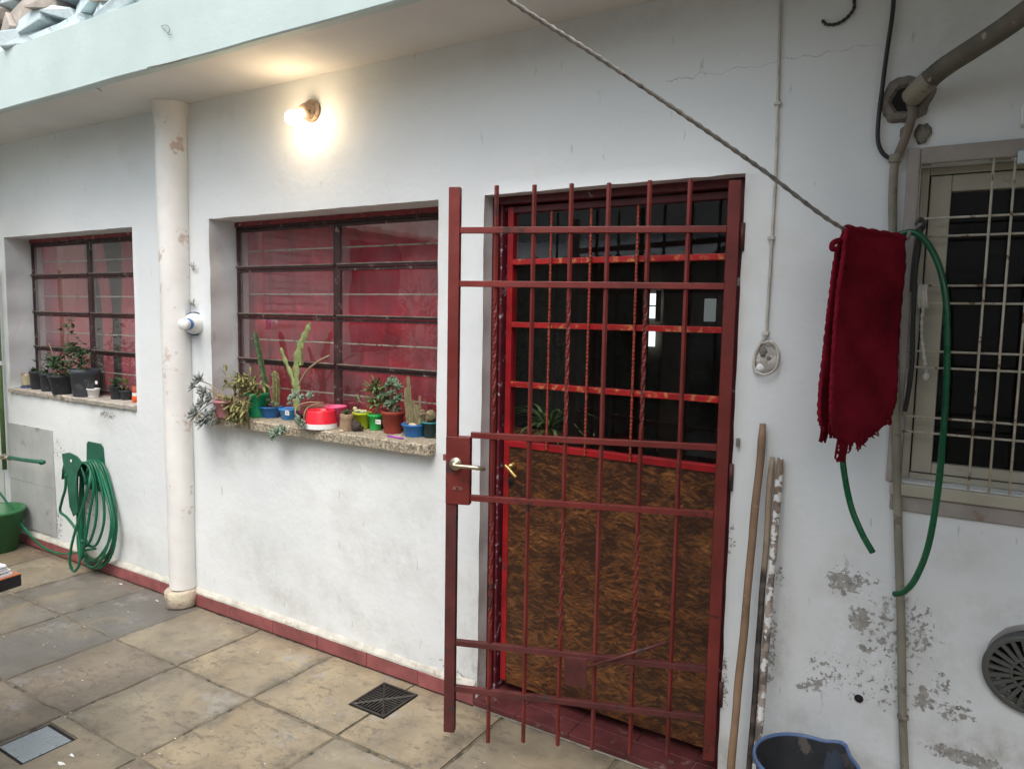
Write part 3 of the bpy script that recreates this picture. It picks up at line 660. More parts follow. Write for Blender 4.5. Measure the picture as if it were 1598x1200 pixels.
# ------------------------------------------------------------------ windows
def hung_cloth(name, x0, x1, z0, z1, y, m, label, slant=0, amp=.022, fr=60, seed=0):
    nx = max(12, int((x1-x0)/.012)); nz = 14; v = []; f = []
    for j in range(nz+1):
        t = j/nz; z = z1+(z0-z1)*t
        for i in range(nx+1):
            x = x0+(x1-x0)*i/nx + slant*t
            v.append((x, y+amp*math.sin(x*fr+1.6*math.sin(x*9+seed)+.4*t)*(.6+.4*t)+.01*math.sin(t*4+x*5), z))
    for j in range(nz):
        for i in range(nx): f.append((j*(nx+1)+i, (j+1)*(nx+1)+i, (j+1)*(nx+1)+i+1, j*(nx+1)+i+1))
    return tag(MB().add(v, f, True).build(name, m), label, 'curtain')
def steel_window(O, Y, zrows, xm, label, glass):
    x0, x1, z0, z1 = O
    t = thing('window', ((x0+x1)/2, Y, z0), label, 'window')
    fr = MB(); fr.box((x0+.001,Y-.012,z0),(x0+.012,Y+.02,z1-.02)); fr.box((x1-.012,Y-.012,z0),(x1-.001,Y+.02,z1-.02)); fr.box((x0+.0125,Y-.012,z1-.040),(x1-.0125,Y+.02,z1-.021))
    fr.build('frame', WFR, t, .002)
    # uneven flaking trim under the lintel
    v = []; f = []; n = 60
    for i in range(n+1):
        x = x0+(x1-x0)*i/n; q = .006*noise.noise(Vector((x*16,2,3)))
        v += [(x,Y-.018+q,z1-.001),(x,Y-.020+q,z1-.024+q*1.4),(x,Y+.02,z1-.022)]
    for i in range(n):
        for k in range(2): f.append((i*3+k,i*3+k+1,i*3+k+4,i*3+k+3))
    MB().add(v, f).build('head_trim', WTOP, t)
    MB().box((xm-.011,Y-.016,z0),(xm+.011,Y+.016,z1-.041)).build('mullion', WFR, t, .002)
    zz = zrows + [z1-.041]
    for side, (a, b) in enumerate(((x0+.013, xm-.012), (xm+.012, x1-.013))):
        for k in range(len(zz)-1):
            za, zb = zz[k], zz[k+1]; tilt = .006+.004*((k+side) % 2)
            sa = MB(); e = .006
            sa.box((a,Y-.024,za+.001),(b,Y-.002,za+.018)); sa.box((a,Y-.016,zb-.015),(b,Y-.001,zb-.001))
            sa.box((a,Y-.016,za+.0182),(a+.010,Y-.001,zb-.0152)); sa.box((b-.010,Y-.016,za+.0182),(b,Y-.001,zb-.0152))
            s_ = sa.build('sash', WFR, t, .0015)
            o = MB().box((a+.004,Y-.0105+tilt*.3,za+.016),(b-.004,Y-.0075+tilt*.3,zb-.013)).build('pane', glass, s_)
            MB().box((a,Y-.030,za+.012),(b,Y-.0245,za+.0185)).build('putty_ledge', WFRL, s_, .002)
    for k in range(len(zz)-1):
        zb = (zz[k]*.52+zz[k+1]*.48)
        MB().tube([(x0+.02,Y+.045,zb),(x1-.02,Y+.045,zb)], .0045, 6).build('guard_bar', GRIL, t)
    return t
Y2 = .176
r2 = [onY(600, y, Y2).z for y in (578, 499, 416)]
w2 = steel_window((W2[0], W2[1], W2[2]+.04, W2[3]), Y2, [W2[2]+.045] + r2, onY(529, 480, Y2).x, 'larger window over the plant sill, red curtains filling all eight panes', GL_WIN)
hung_cloth('curtain', W2[0]-.05, W2[1]+.1, .95, 2.2, .278, CURT, 'full width dark red curtain behind the larger window', fr=48, amp=.021)
r1 = [onY(180, y, Y2).z for y in (552, 493, 430)]
w1 = steel_window((W1[0], W1[1], W1[2]+.03, W1[3]), Y2, [W1[2]+.035] + r1, onY(145, 480, Y2).x, 'smaller far left window with parted pink curtains', GL_WIN1)
yc = .32
hung_cloth('curtain', onY(70,480,yc).x, onY(133,480,yc).x, .9, 2.2, yc, PINK, 'wide pink curtain in the left panes of the smaller window', fr=50, seed=2)
hung_cloth('curtain', onY(131,380,yc).x, onY(147,380,yc).x, .9, 2.2, yc+.05, PINK, 'narrow slanting strip of pink curtain near the middle of the smaller window', slant=.16, amp=.012, seed=4)
hung_cloth('curtain', onY(191,480,yc).x, onY(225,480,yc).x, .9, 2.2, yc, PINK, 'pink curtain at the right edge of the smaller window', amp=.015, seed=5)
# sills
SZ = 1.088
def sill(O, zt, th, y0, y1, over, m, parent, jag=.003):
    n = 70; v = []; f = []; x0, x1 = O[0]-over[0], O[1]+over[1]
    for i in range(n+1):
        x = x0+(x1-x0)*i/n; w_ = jag*noise.noise(Vector((x*17,1,1))); w2_ = jag*noise.noise(Vector((x*29,5,1)))
        v += [(x,y1,zt),(x,y0+.006+w_,zt+w2_*.4),(x,y0+w_,zt-.006+w2_),(x,y0+w_+jag*.5,zt-th+w2_*1.6),(x,y1,zt-th)]
    for i in range(n):
        for k in range(4): f.append((i*5+k,i*5+k+1,(i+1)*5+k+1,(i+1)*5+k))
    f.append((0,4,3,2,1)); f.append(tuple(n*5+k for k in (0,1,2,3,4)))
    return MB().add(v, f).build('sill', m, parent)
sill(W2, SZ, .046, -.058, .164, (.07,-.001), TERR, w2)
sill((W2[0]+.0,W2[1]-.0), SZ-.0004, .03, -.03, .0, (.0,.05), TERR, w2) if False else None
sill(W1, SZ1, .028, -.022, .164, (.0,-.001), mat('pale_concrete_sill', (.42,.38,.33), .9, .25, 12, .8, 40, worn=(.26,.22,.18), wth=.58, wscale=14, bd=.01), w1, .008)

# right-hand window: surround, cream timber frame, dark panes, rusty white grille
rw = thing('window', (RW[0], 0, RW[2]), 'cream timber window behind a rusty white grille at the right edge', 'window')
m = MB(); m.box((RW[0]-.034,-.014,RW[2]-.003),(RW[0]-.0005,.03,RW[3]+.047)); m.box((RW[0],-.014,RW[3]+.0005),(RW[1],.03,RW[3]+.047)); m.build('surround', SURR, rw, .004)
MB().box((RW[0]-.022,-.020,RW[2]-.040),(RW[1],.04,RW[2]-.004)).build('sill', WOODW, rw, .004)
MB().box((RW[0]-.020,-.008,RW[2]-.088),(RW[1],.01,RW[2]-.0405)).build('lower_sill', SURR, rw, .004)
fy = .055
gx = onY(1470, 500, fy).x; gz1 = onY(1530, 297, fy).z; gz0 = onY(1500, 727, fy).z
m = MB(); m.box((RW[0]+.001,fy,RW[2]+.001),(RW[0]+.022,fy+.03,RW[3]-.001)); m.box((RW[0]+.0225,fy,RW[3]-.022),(RW[1],fy+.03,RW[3]-.001)); m.box((RW[0]+.0225,fy,RW[2]+.001),(RW[1],fy+.03,RW[2]+.02)); m.build('frame', WOODW, rw, .002)
m = MB(); m.box((RW[0]+.026,fy-.006,RW[2]+.024),(gx,fy+.024,RW[3]-.026)); m.box((gx+.0005,fy-.006,gz1),(RW[1],fy+.024,RW[3]-.026)); m.box((gx+.0005,fy-.006,RW[2]+.024),(RW[1],fy+.024,gz0)); m.build('sash', WOODW, rw, .003)
MB().box((gx+.001,fy+.008,gz0+.001),(RW[1],fy+.012,gz1-.001)).build('pane', GL_RW, rw)
gy = -.006
for (px_, py_) in ((1520,338),(1520,367),(1520,446),(1520,474),(1520,551),(1520,577),(1520,657),(1520,682)):
    z = onY(px_, py_, gy).z
    MB().tube([(RW[0]-.012, gy, z), (RW[1], gy, z)], .0034, 7).build('grille_bar', GRIL, rw)
for px_ in (1531, 1564, 1597, 1630):
    x = onY(px_, 510, gy-.009).x
    MB().tube([(x, gy-.009, RW[2]+.0), (x, gy-.009, RW[3]-.002)], .0034, 7).build('grille_bar', GRIL, rw)
tag(MB().box((onY(1592,200,-.04).x,-.05,onY(1592,196,-.04).z),(onY(1592,200,-.04).x+.06,-.0,onY(1592,164,-.04).z)).build('switch_box', WHITE, None, .004), 'small white box above the barred window at the right edge', 'box')
tag(MB().box((onY(1588,246,-.03).x,-.034,onY(1588,256,-.03).z),(onY(1588,246,-.03).x+.08,-.015,onY(1588,236,-.03).z)).build('plastic_tag', mat('pale_blue_plastic',(.5,.58,.62),.4), None, .003), 'pale blue strip across the top corner of the barred window', 'strip')

# ------------------------------------------------------------------ door
DY = .095
dr = thing('front_door', (-1.15, DY, .05), 'red wooden door with glazed upper half and strand board lower panel, behind the gate', 'door')
ZT = .036
# frame (jambs, head)
jl = onY(781, 700, DY-.03).x
m = MB(); m.box((DX0+.001,DY-.035,ZT),(DX0+.0302,DY+.05,DZ-.001)); m.box((DX1-.030,DY-.035,ZT),(DX1-.001,DY+.05,DZ-.001)); m.box((DX0+.0305,DY-.035,DZ-.030),(DX1-.0305,DY+.05,DZ-.001)); m.build('frame', JAMB, dr, .002)
MB().box((DX0+.031,DY-.022,ZT),(DX0+.041,DY+.04,DZ-.031)).build('rebate_strip', CHIP, dr, .002)
xL, xR = DX0+.054, DX1-.032
zt = DZ-.036; zb = ZT+.05
st = onY(798, 560, DY).x
MB().box((xL,DY-.004,zb),(st,DY+.036,zt)).build('stile', DRED, dr, .002)
MB().box((xR-.03,DY-.004,zb),(xR,DY+.036,zt)).build('stile', DRED, dr, .002)
MB().box((st+.0005,DY-.004,zt-.026),(xR-.0305,DY+.036,zt)).build('top_rail', JAMB, dr, .002)  # jamb's darker red paints in the shadow under the head
ptop = onY(960, 713, DY-.004).z
rails = [onY(960, y, DY-.004).z for y in (405, 511, 612)]
for z in rails: MB().box((st+.0005,DY-.006,z-.011),(xR-.0305,DY+.03,z+.011)).build('glazing_rail', WRED, dr, .002)
MB().box((st+.0005,DY-.008,ptop-.012),(xR-.0305,DY+.03,ptop+.014)).build('lock_rail', DRED, dr, .002)
MB().box((st+.0005,DY-.001,zb-.008),(xR-.0305,DY+.012,ptop-.0125)).build('board_panel', OSB, dr)
zz = [ptop+.0145] + rails[::-1] + [zt-.0265]
for k in range(4):
    a = zz[k]+(.0115 if k else 0); b = zz[k+1]-(.0115 if k < 3 else 0)
    MB().box((st+.001,DY+.012,a),(xR-.031,DY+.015,b)).build('pane', GL_DOOR, dr)
for i, px_ in enumerate((857, 918, 990)):
    x = onY(px_, 520, DY-.012).x; z0 = onY(px_, (703,712,722)[i], DY-.012).z
    n = 260; pts = [(x, DY-.014, z0+(zt-.03-z0)*k/n) for k in range(n+1)]
    MB().tube(pts, [.0052+.0011*math.sin(k*1.5) for k in range(n+1)], 6).build('rebar_rod', ROD, dr)
# door handle + keyhole
hp = onY(797, 727, DY-.02)
h = MB().lathe([(0,.0),(.014,0),(.014,.006),(.010,.010),(.008,.03),(0,.03)], hp+Vector((0,.018,0)), 16, (0,-1,0)).build('handle', BRS2, dr)
MB().tube(smooth_path([hp+Vector((-.012,-.024,.006)), hp+Vector((.01,-.028,-.008)), hp+Vector((.035,-.028,-.030)), hp+Vector((.043,-.026,-.036))], 5), .0075, 8).build('lever', BRS2, h)
MB().lathe([(0,0),(.012,0),(.012,.004),(0,.004)], onY(797,751,DY-.004), 14, (0,-1,0)).build('keyhole', DARK, dr)
# threshold: red tiles
th = tag(MB().box((DX0+.002,-.030,.0005),(DX1-.002,.30,.030)).build('doorstep', MORT), 'low dark red tiled doorstep under the gate', 'doorstep')
ex = [DX0+.003, -1.45, -1.21, -.97, -.74, DX1-.003]
for a, b in zip(ex, ex[1:]):
    MB().box((a+.001,-.038,.012),(b-.001,.058,.0355)).build('tile', STEP, th, .003)
    MB().box((a+.001,.0595,.014),(b-.001,.28,.0365)).build('tile', STEP, th, .003)
# rotten plaster crust by the jamb foot
rgd = random.Random(9)

# ------------------------------------------------------------------ gate (swung 20.7 degrees open on its right hinge)
G0 = Vector((-.652, -.010, 0)); GA = R(20.7); GD = Vector((-math.cos(GA), -math.sin(GA), 0)); GN = Vector((GD.y, -GD.x, 0))
if GN.y > 0: GN = -GN
def ongate(x, y):
    p = onP(x, y, G0, GN); return (p-G0).dot(GD), p.z
def GP(s, z, o=0.): return G0 + GD*s + GN*o + Vector((0,0,z))
gt = thing('gate', (G0.x, G0.y, .07), 'dark red iron bar gate standing ajar in front of the door', 'gate')
GM = Matrix((-GD, -GN, Vector((0,0,1)))).transposed().to_4x4(); GM.translation = G0     # local x = -s, y = away from viewer
def gbox(s0, s1, z0, z1, o0, o1, name, m, parent=None, bev=.0015):
    return MB().box((-s1, -o1, z0), (-s0, -o0, z1), GM).build(name, m, parent or gt, bev)
s_l0, _ = ongate(700, 500); s_l1, _ = ongate(717, 500)
zt_l = ongate(709, 293)[1]; zb_l = ongate(707, 1140)[1]
zmid0 = ongate(709,785)[1]; zmid1 = ongate(709,680)[1]
gbox(s_l1, s_l0, zmid1, zt_l, -.014, .014, 'post', GATE)
gbox(s_l1, s_l0, zb_l, zmid0, -.014, .014, 'post', GATE2)
s_r0, _ = ongate(1147, 300); s_r1, _ = ongate(1129, 300)
srA, srB = min(s_r0,s_r1), max(s_r0,s_r1)
gbox(.004, .042, ongate(1113,1184)[1], ongate(1140,283)[1], -.014, .014, 'hinge_post', GATE)
rz = [ongate(920, y)[1] for y in (359, 445, 688, 789, 1024, 1098)]
for i, z in enumerate(rz):
    gbox(.0425, s_l1-.0005 if i not in (2,3) else ongate(735,690)[0]-.0005, z-.0105, z+.0105, -.010, .010, 'rail', GATE if i < 4 else GATE2)
sp0 = ongate(697.5, 730)[0]; sp1 = ongate(735, 730)[0]
lp = gbox(sp1, sp0, zmid0, zmid1, -.016, .018, 'lock_plate', GATE, bev=.003)
bars = [(769,290,1158,1),(826,289,1158,0),(882,287,1163,1),(938.5,286,1170,0),(1000,282,1177,1),(1061,281,1180,0)]
for (bx, yt, yb, tw) in bars:
    s, _ = ongate(bx, 690); zt_ = ongate(bx+3, yt)[1]; zb_ = ongate(bx-5, yb)[1]
    zs = [zb_+(zt_-zb_)*k/130 for k in range(131)]; ang = 0; tws = []
    seg = [(rz[2]+.05, rz[1]-.05), (rz[4]+.06, rz[3]-.06)]
    for z in zs:
        if tw and any(a < z < b for a, b in seg): ang += math.pi/2*.30
        elif tws: ang = round(ang/(math.pi/2))*(math.pi/2)
        tws.append(math.pi/4 - GA + ang)
    MB().tube([GP(s, z, .0) for z in zs], .0078, 4, smooth=False, twist=tws).build('bar', GATE if bx != 938.5 else mat('gate_red_paint_chipped', (.150,.026,.022), .45, .22, 6, .2, 60, worn=(.55,.5,.5), wth=.70, wscale=40), gt)
# lever handle on the plate
s, z = ongate(714, 722)
h = MB().lathe([(0,0),(.024,0),(.024,.004),(.020,.008),(.009,.010),(.009,.036),(0,.036)], GP(s, z, .019), 20, GN).build('handle', BRASS, lp)
MB().tube(smooth_path([GP(s+.004,z,.050), GP(s-.02,z-.001,.052), GP(s-.055,z-.002,.052), GP(s-.085,z-.004,.050), GP(s-.100,z-.008,.040), GP(s-.104,z-.010,.030)], 5), .0078, 10).build('lever', BRASS, h)
s2, z2 = ongate(716, 760)
kh = MB(); kh.box((-s2-.018,-.0205,z2-.006),(-s2+.018,-.0185,z2+.006), GM); kh.build('keyhole_cover', BRNP, lp)
gbox(s2-.004, s2+.004, z2-.003, z2+.003, .0207, .0215, 'keyhole', DARK, lp, 0)
sl_, zl_ = ongate(694, 713)
gbox(sp0+.0005, sp0+.014, zl_-.012, zl_+.010, -.006, .006, 'latch_bolt', BRNP, lp)
# hinges
for y in (370, 745, 1085):
    z = ongate(1140, y)[1]; MB().tube([GP(-.008, z-.045, -.004), GP(-.008, z+.045, -.004)], .009, 10).build('hinge', GATE2, gt)
# foot plate with its rod
s, z = ongate(898, 1046)
gbox(s-.042, s+.038, z-.05, z+.055, .0105, .016, 'stop_plate', GATE2)
a = ongate(930,1036); b = ongate(1042,998)
MB().tube([GP(a[0]+.03,a[1]-.006,.018), GP(b[0],b[1],.018)], .006, 8).build('stop_rod', GATE2, gt)
# wall hinge lugs beside the opening
for y in (350, 440, 690):
    p = onY(1150, y, -.004); tag(MB().box((p.x-.002,-.012,p.z-.014),(p.x+.010,-.0,p.z+.014)).build('hinge_lug', CEM, hw, .003))

# ------------------------------------------------------------------ lamp
lc = onY(488, 174, 0); bc = Vector((-2.618, -.118, 2.492))
lm = thing('wall_lamp', lc, 'lit bare bulb in an old ceramic wall socket above the plant window', 'lamp')
ax = (bc-lc).normalized(); ax_b = (Vector((0,-1,0))*.9+ax*.1).normalized()
MB().lathe([(0,0),(.050,0),(.052,.008),(.048,.016),(.038,.020),(0,.020)], lc+Vector((0,0,0)), 28, (0,-1,0)).build('base_plate', CERA, lm)
MB().lathe([(.036,-.002),(.037,.02),(.033,.038),(.026,.052),(.021,.056),(.0,.056)], lc+Vector((0,-.018,0)), 24, ax).build('socket', CERA, lm)
MB().lathe([(.0135,-.050),(.0145,-.040),(.020,-.028),(.027,-.012),(.031,.004),(.029,.016),(.022,.027),(.012,.033),(.001,.035)], bc, 24, ax).build('bulb', BULB, lm)

# ------------------------------------------------------------------ fittings on the wall, right side
def wallcable(name, pts, r, m, label, cat, y=None, n=8, nn=8):
    P = [onY(p[0], p[1], p[2] if len(p) > 2 else (y if y is not None else -r-.004)) for p in pts]
    return tag(MB().tube(smooth_path(P, nn), r, n).build(name, m), label, cat)
c = thing('lamp_cord', onY(1195, 540, -.01), 'thin dirty white cord running down to a round cap beside the gate', 'cable')
MB().tube(smooth_path([onY(x, y, -.009) for x, y in ((1218,-40),(1217,30),(1214,150),(1211,260),(1207,330),(1203,400),(1198,480),(1195,522),(1187,536),(1179,552),(1176,570),(1180,580))], 7), .0048, 8).build('cord', WCAB, c)
for y_, x_ in ((163,1214),(372,1204),(520,1195)): MB().box(tuple(onY(x_-5,y_+3,-.002)-Vector((0,.014,0))), tuple(onY(x_+6,y_-3,-.002))).build('clip', WCAB, c, .001)
cp = onY(1197, 559, 0)
MB().lathe([(.0,.010),(.024,.010),(.034,.007),(.040,.002),(.042,-.004)], cp, 26, (0,-1,0), sx=1, sy=1.25).build('cap', mat('weathered_cap', (.42,.39,.36), .8, .3, 26, .7, 50, worn=(.60,.58,.55), wth=.55, wscale=30), c)
MB().tube(smooth_path([cp+Vector((-.018,-.016,.048)), cp+Vector((.018,-.016,.052)), cp+Vector((.036,-.014,.02)), cp+Vector((.032,-.014,-.03)), cp+Vector((.0,-.016,-.052)), cp+Vector((-.03,-.016,-.045))], 6), .0042, 7).build('loop', WCAB, c)
for k, (a, b, d) in enumerate([(-.01,.02,.02),(.008,.0,.014),(-.018,-.03,.018)]): MB().ball(cp+Vector((a,-.008,b)), d*.8, 8, 6, (1,.3,1), .5, k).build('paint_blob', WHITE if k == 2 else CEM, c)
wallcable('black_cable', [(1396,-30),(1393,20),(1383,90),(1374,160),(1370,200),(1371,225),(1380,242),(1396,248),(1408,236),(1413,222),(1411,205)], .0062, BLKC, 'black cable hanging in a hook shape beside the conduit hole', 'cable', -.016)
# broken hole in the plaster
hc = onY(1414, 157, 0)
hl = thing('broken_pipe_hole', hc, 'ragged cement rimmed hole where the conduit leaves the wall', 'hole')
n = 40; v = []; f = []
for i in range(n):
    a = 2*math.pi*i/n; q = 1+.22*noise.noise(Vector((math.cos(a)*1.6, math.sin(a)*1.6, 2)))+.08*noise.noise(Vector((math.cos(a)*5, math.sin(a)*5, 7)))
    for r_, y in ((.072,-.0005),(.062,-.013),(.045,-.014),(.036,-.004)):
        v.append(hc+Vector((math.cos(a)*r_*q*.98, y, math.sin(a)*r_*q*.88)))
v = [Vector(p) for p in v]
for i in range(n):
    for k in range(3): f.append((i*4+k, i*4+k+1, ((i+1)%n)*4+k+1, ((i+1)%n)*4+k))
MB().add(v, f).build('cement_rim', CEM, hl)
MB().ball(hc+Vector((0,-.003,0)), .042, 16, 8, (1,.05,.9)).build('void', DARK, hl)
for (x,y,r_) in ((1440,210,.022),(1414,207,.016)): MB().ball(onY(x,y,-.004), r_, 10, 6, (1,.35,1.2), .6, x).build('cement_patch', CEM, hl)
# conduit into the corner of the picture
pc = thing('conduit', onY(1430,150,-.03), 'thick ribbed grey conduit rising to the right from the broken hole', 'pipe')
P = smooth_path([onY(1424,152,-.02), onY(1436,138,-.05), onY(1470,108,-.09), onY(1520,75,-.14), onY(1570,42,-.20), onY(1640,-10,-.28)], 40)
MB().tube(P, [.0265+(.0012*math.sin(i*1.8) if 18 < i < 90 else 0) for i in range(len(P))], 14).build('pipe', FLEX, pc)
P = smooth_path([onY(1422,153,-.02), onY(1436,138,-.05), onY(1452,123,-.07)], 10)
MB().tube(P, .0285, 14).build('sleeve', PIPE, pc)
dp = thing('down_pipe', onY(1400,800,-.02), 'dirty off-white pipe running down the wall left of the barred window', 'pipe')
MB().tube(smooth_path([onY(x, y, d) for x, y, d in ((1421,160,-.008),(1424,178,-.025),(1418,200,-.022),(1409,225,-.018),(1399,248,-.016))], 6), .0125, 12).build('upper_pipe', mat('brown_pipe', (.17,.14,.11), .6, .25, 9), dp)
MB().tube(smooth_path([onY(x, y, -.0165) for x, y in ((1398,244),(1394,280),(1393,340),(1395,450),(1397,560),(1399,700),(1401,800),(1404,900),(1407,1000),(1408,1100),(1411,1180),(1416,1300))], 5), .0118, 12).build('pipe', PIPE, dp)
MB().lathe([(.015,-.012),(.017,-.010),(.017,.010),(.015,.012)], onY(1397,248,-.0165), 14).build('coupling', PIPE, dp)
MB().lathe([(.0145,-.006),(.016,-.004),(.016,.004),(.0145,.006)], onY(1409,1118,-.0165), 14).build('clip', PIPE, dp)
tag(MB().tube(smooth_path([onY(x, y, -.008) for x, y in ((1329,-25),(1332,-5),(1333,12),(1326,24),(1314,34),(1301,39),(1289,38),(1283,32))], 6), [.0035+.002*math.sin(k*.9)**2 for k in range(43)], 7).build('wire_loop', BLKC), 'curl of black wire fixed high on the wall', 'wire')
# round vent
vc = onY(1612, 1046, 0)
vt = thing('wall_vent', vc, 'round slotted grey vent cover low on the wall at the right edge', 'vent')
va = Vector((-.10, -1, -.10)).normalized(); R0 = .118
MB().lathe([(R0*.97,-.05),(R0*.97,.030),(R0*1.0,.034),(R0*.93,.040),(R0*.86,.038)], vc, 48, va).build('collar', GREYP, vt)
q = va.to_track_quat('Z','Y')
MB().lathe([(0,.012),(R0*.9,.012),(R0*.9,.014)], vc, 32, va).build('back', DARK, vt)
for k in range(24):
    m = MB(); m.box((R0*.40,-.0055,.030),(R0*.88,.0055,.038)); o = m
    mt = Matrix.Translation(vc) @ q.to_matrix().to_4x4() @ Matrix.Rotation(2*math.pi*k/24, 4, 'Z')
    m.v = [mt @ p for p in m.v]; m.build('slat', GREYP, vt)
MB().lathe([(R0*.38,.030),(R0*.38,.040),(R0*.43,.040),(R0*.43,.030)], vc, 32, va).build('inner_ring', GREYP, vt)
for k in range(14):
    m = MB(); m.box((R0*.1,-.004,.032),(R0*.385,.004,.038)); mt = Matrix.Translation(vc) @ q.to_matrix().to_4x4() @ Matrix.Rotation(2*math.pi*k/14, 4, 'Z')
    m.v = [mt @ p for p in m.v]; m.build('slat', GREYP, vt)
MB().lathe([(R0*.16,.030),(R0*.16,.042),(0,.042)], vc, 20, va).build('hub', GREYP, vt)
n = 36; v = []; f = []
for i in range(n):
    a = 2*math.pi*i/n; qn = 1+.05*noise.noise(Vector((math.cos(a)*3, math.sin(a)*3, 2)))
    for r_, y in ((.126,.0),(.122,-.004),(.112,-.006),(.108,.0)): v.append(vc+Vector((math.cos(a)*r_*qn+.012, y-.001, math.sin(a)*r_*qn+.010)))
for i in range(n):
    for k in range(3): f.append((i*4+k, i*4+k+1, ((i+1)%n)*4+k+1, ((i+1)%n)*4+k))
MB().add(v, f).build('cement_ring', mat('pale_cement', (.26,.25,.235), .9, .2, 14, .7, 50), vt)

# ------------------------------------------------------------------ rope, rug, loose hose, black tubing
HK = onY(1437, 350, -.045); far = onY(795, 0, -1.0)
dv = Vector((far.x-HK.x, far.y-HK.y, 0)).normalized(); rn = Vector((-dv.y, dv.x, 0));
if rn.y > 0: rn = -rn
def onrope(x, y, off=0): return onP(x, y, HK + rn*off, rn)
a = onrope(1408, 373); b = onrope(1320, 359); c = onrope(795, 0); dd = onrope(600, -140)
n0 = onrope(1060, 175)
rp = thing('clothes_line', HK, 'grey braided clothes line stretched from the window grille over the courtyard', 'rope')
P = smooth_path([HK, HK*.4+a*.6, a, b, onrope(1185,262), n0, onrope(925,84), c, dd], 60)
MB().tube(P, .0052, 6, rfun=lambda i, k: 1+.16*math.sin(i*.9+k*2.1)).build('rope', ROPEM, rp)
MB().tube(smooth_path([onY(1430,352,-.03), onY(1437,342,-.03), onY(1442,352,-.03), onY(1434,362,-.03), onY(1428,356,-.02)], 6), .006, 7).build('knot', BLKC, rp)
rug = thing('rug', onrope(1350, 500), 'crimson fringed bath rug folded over the clothes line', 'rug')
def cloth(rows, off_t, off_b, parent, name, seed):
    nu = 26; v = []; f = []; rows_ = []
    P = rows
    ny = 60
    ytop = P[0][0]; ybot = P[-1][0]
    for j in range(ny+1):
        t = j/ny; k = t*(len(P)-1); i = min(int(k), len(P)-2); u = k-i
        y0, l, r_, y1 = [P[i][q]*(1-u)+P[i+1][q]*u for q in range(4)]
        rows_.append((t, y0, l, r_, y1))
    for t, yl, l, r_, yr in rows_:
        sc = 1.6*abs(math.sin(t*60)) if j else 0
        for i in range(nu+1):
            s_ = i/nu; x = l+(r_-l)*s_; y = yl+(yr-yl)*s_
            if i == 0: x -= 2.2*abs(math.sin(t*58))
            if i == nu: x += 1.6*abs(math.sin(t*54+1))
            o = off_t+(off_b-off_t)*t + .009*noise.noise(Vector((s_*2.6, t*2.5, seed)))*min(1,t*5) + .0016*math.sin(s_*60)*math.sin(t*150)
            v.append(onrope(x, y, o))
    for j in range(ny):
        for i in range(nu): f.append((j*(nu+1)+i, (j+1)*(nu+1)+i, (j+1)*(nu+1)+i+1, j*(nu+1)+i+1))
    o = MB().add(v, f, True).build(name, RUGM, parent); sm = o.modifiers.new('solid', 'SOLIDIFY'); sm.thickness = .010; sm.offset = 0
    return o
#        yL   xL    xR   yR
front = [(357,1321,1409,371),(400,1316,1411,412),(450,1309,1406,460),(500,1304,1402,508),(550,1301,1399,556),(600,1298,1398,600),(640,1297,1396,628),(665,1299,1389,648),(684,1308,1378,662),(694,1322,1360,680)]
back = [(358,1319,1405,370),(400,1305,1400,412),(450,1298,1396,460),(500,1292,1392,508),(550,1287,1388,556),(600,1281,1385,604),(650,1279,1383,640),(672,1286,1380,655)]
cloth(front, .010, .034, rug, 'front_fold', 1)
cloth(back, -.010, -.030, rug, 'back_fold', 2)
# folded top over the line
tp = MB()
vv = []; ff = []
for i in range(21):
    s_ = i/20; p = a*s_ + b*(1-s_) + Vector((0,0,.002*math.sin(s_*30)))
    for k in range(7):
        an = math.pi*k/6; vv.append(p + rn*(.0135*math.cos(an)) + Vector((0,0,-.004+.015*math.sin(an))))
for i in range(20):
    for k in range(6): ff.append((i*7+k, (i+1)*7+k, (i+1)*7+k+1, i*7+k+1))
o = tp.add(vv, ff, True).build('top_fold', RUGM, rug); sm = o.modifiers.new('solid', 'SOLIDIFY'); sm.thickness = .006; sm.offset = 0
fr_ = MB(); rg = random.Random(11)
for k in range(46):
    s_ = rg.random(); x = 1306+(1388-1306)*s_; y = 688 if s_ < .35 else 688-(s_-.35)*62
    L = rg.uniform(8, 22)*(1.1-.4*s_); p0 = onrope(x, y-4, .033); p1 = onrope(x+rg.uniform(-5,4), y+L*.6, .034); p2 = onrope(x+rg.uniform(-8,6), y+L, .033)
    fr_.tube(smooth_path([p0, p1, p2], 4), [.0035,.003,.0032,.0025,.003,.0026,.0028,.002,.0014], 5)
for k in range(9):
    x = 1308+k*1.9; fr_.tube(smooth_path([onrope(x, 684, .033), onrope(x+rg.uniform(-4,2), 705, .034), onrope(x-5+rg.uniform(-4,3), 724-rg.uniform(0,8), .033)], 4), .003, 5)
for k in range(7):
    x = 1281+k*1.6; fr_.tube(smooth_path([onrope(x+2, 660, -.03), onrope(x, 678, -.03), onrope(x-3+rg.uniform(-2,2), 692-rg.uniform(0,6), -.03)], 4), .003, 5)
for k in range(10):
    x = 1294+k*1.4; fr_.tube(smooth_path([onrope(x, 660, -.01), onrope(x+rg.uniform(-3,3), 675, .0), onrope(x+rg.uniform(-4,4), 683, .01)], 4), .0028, 5)
fr_.build('fringe', RUGM, rug)
MB().tube(smooth_path([onrope(x, y, .004) for x, y in ((1318,382),(1308,376),(1300,380),(1299,388),(1306,390))], 5), .008, 7).build('frayed_corner', REDP if False else RUGM, rug)
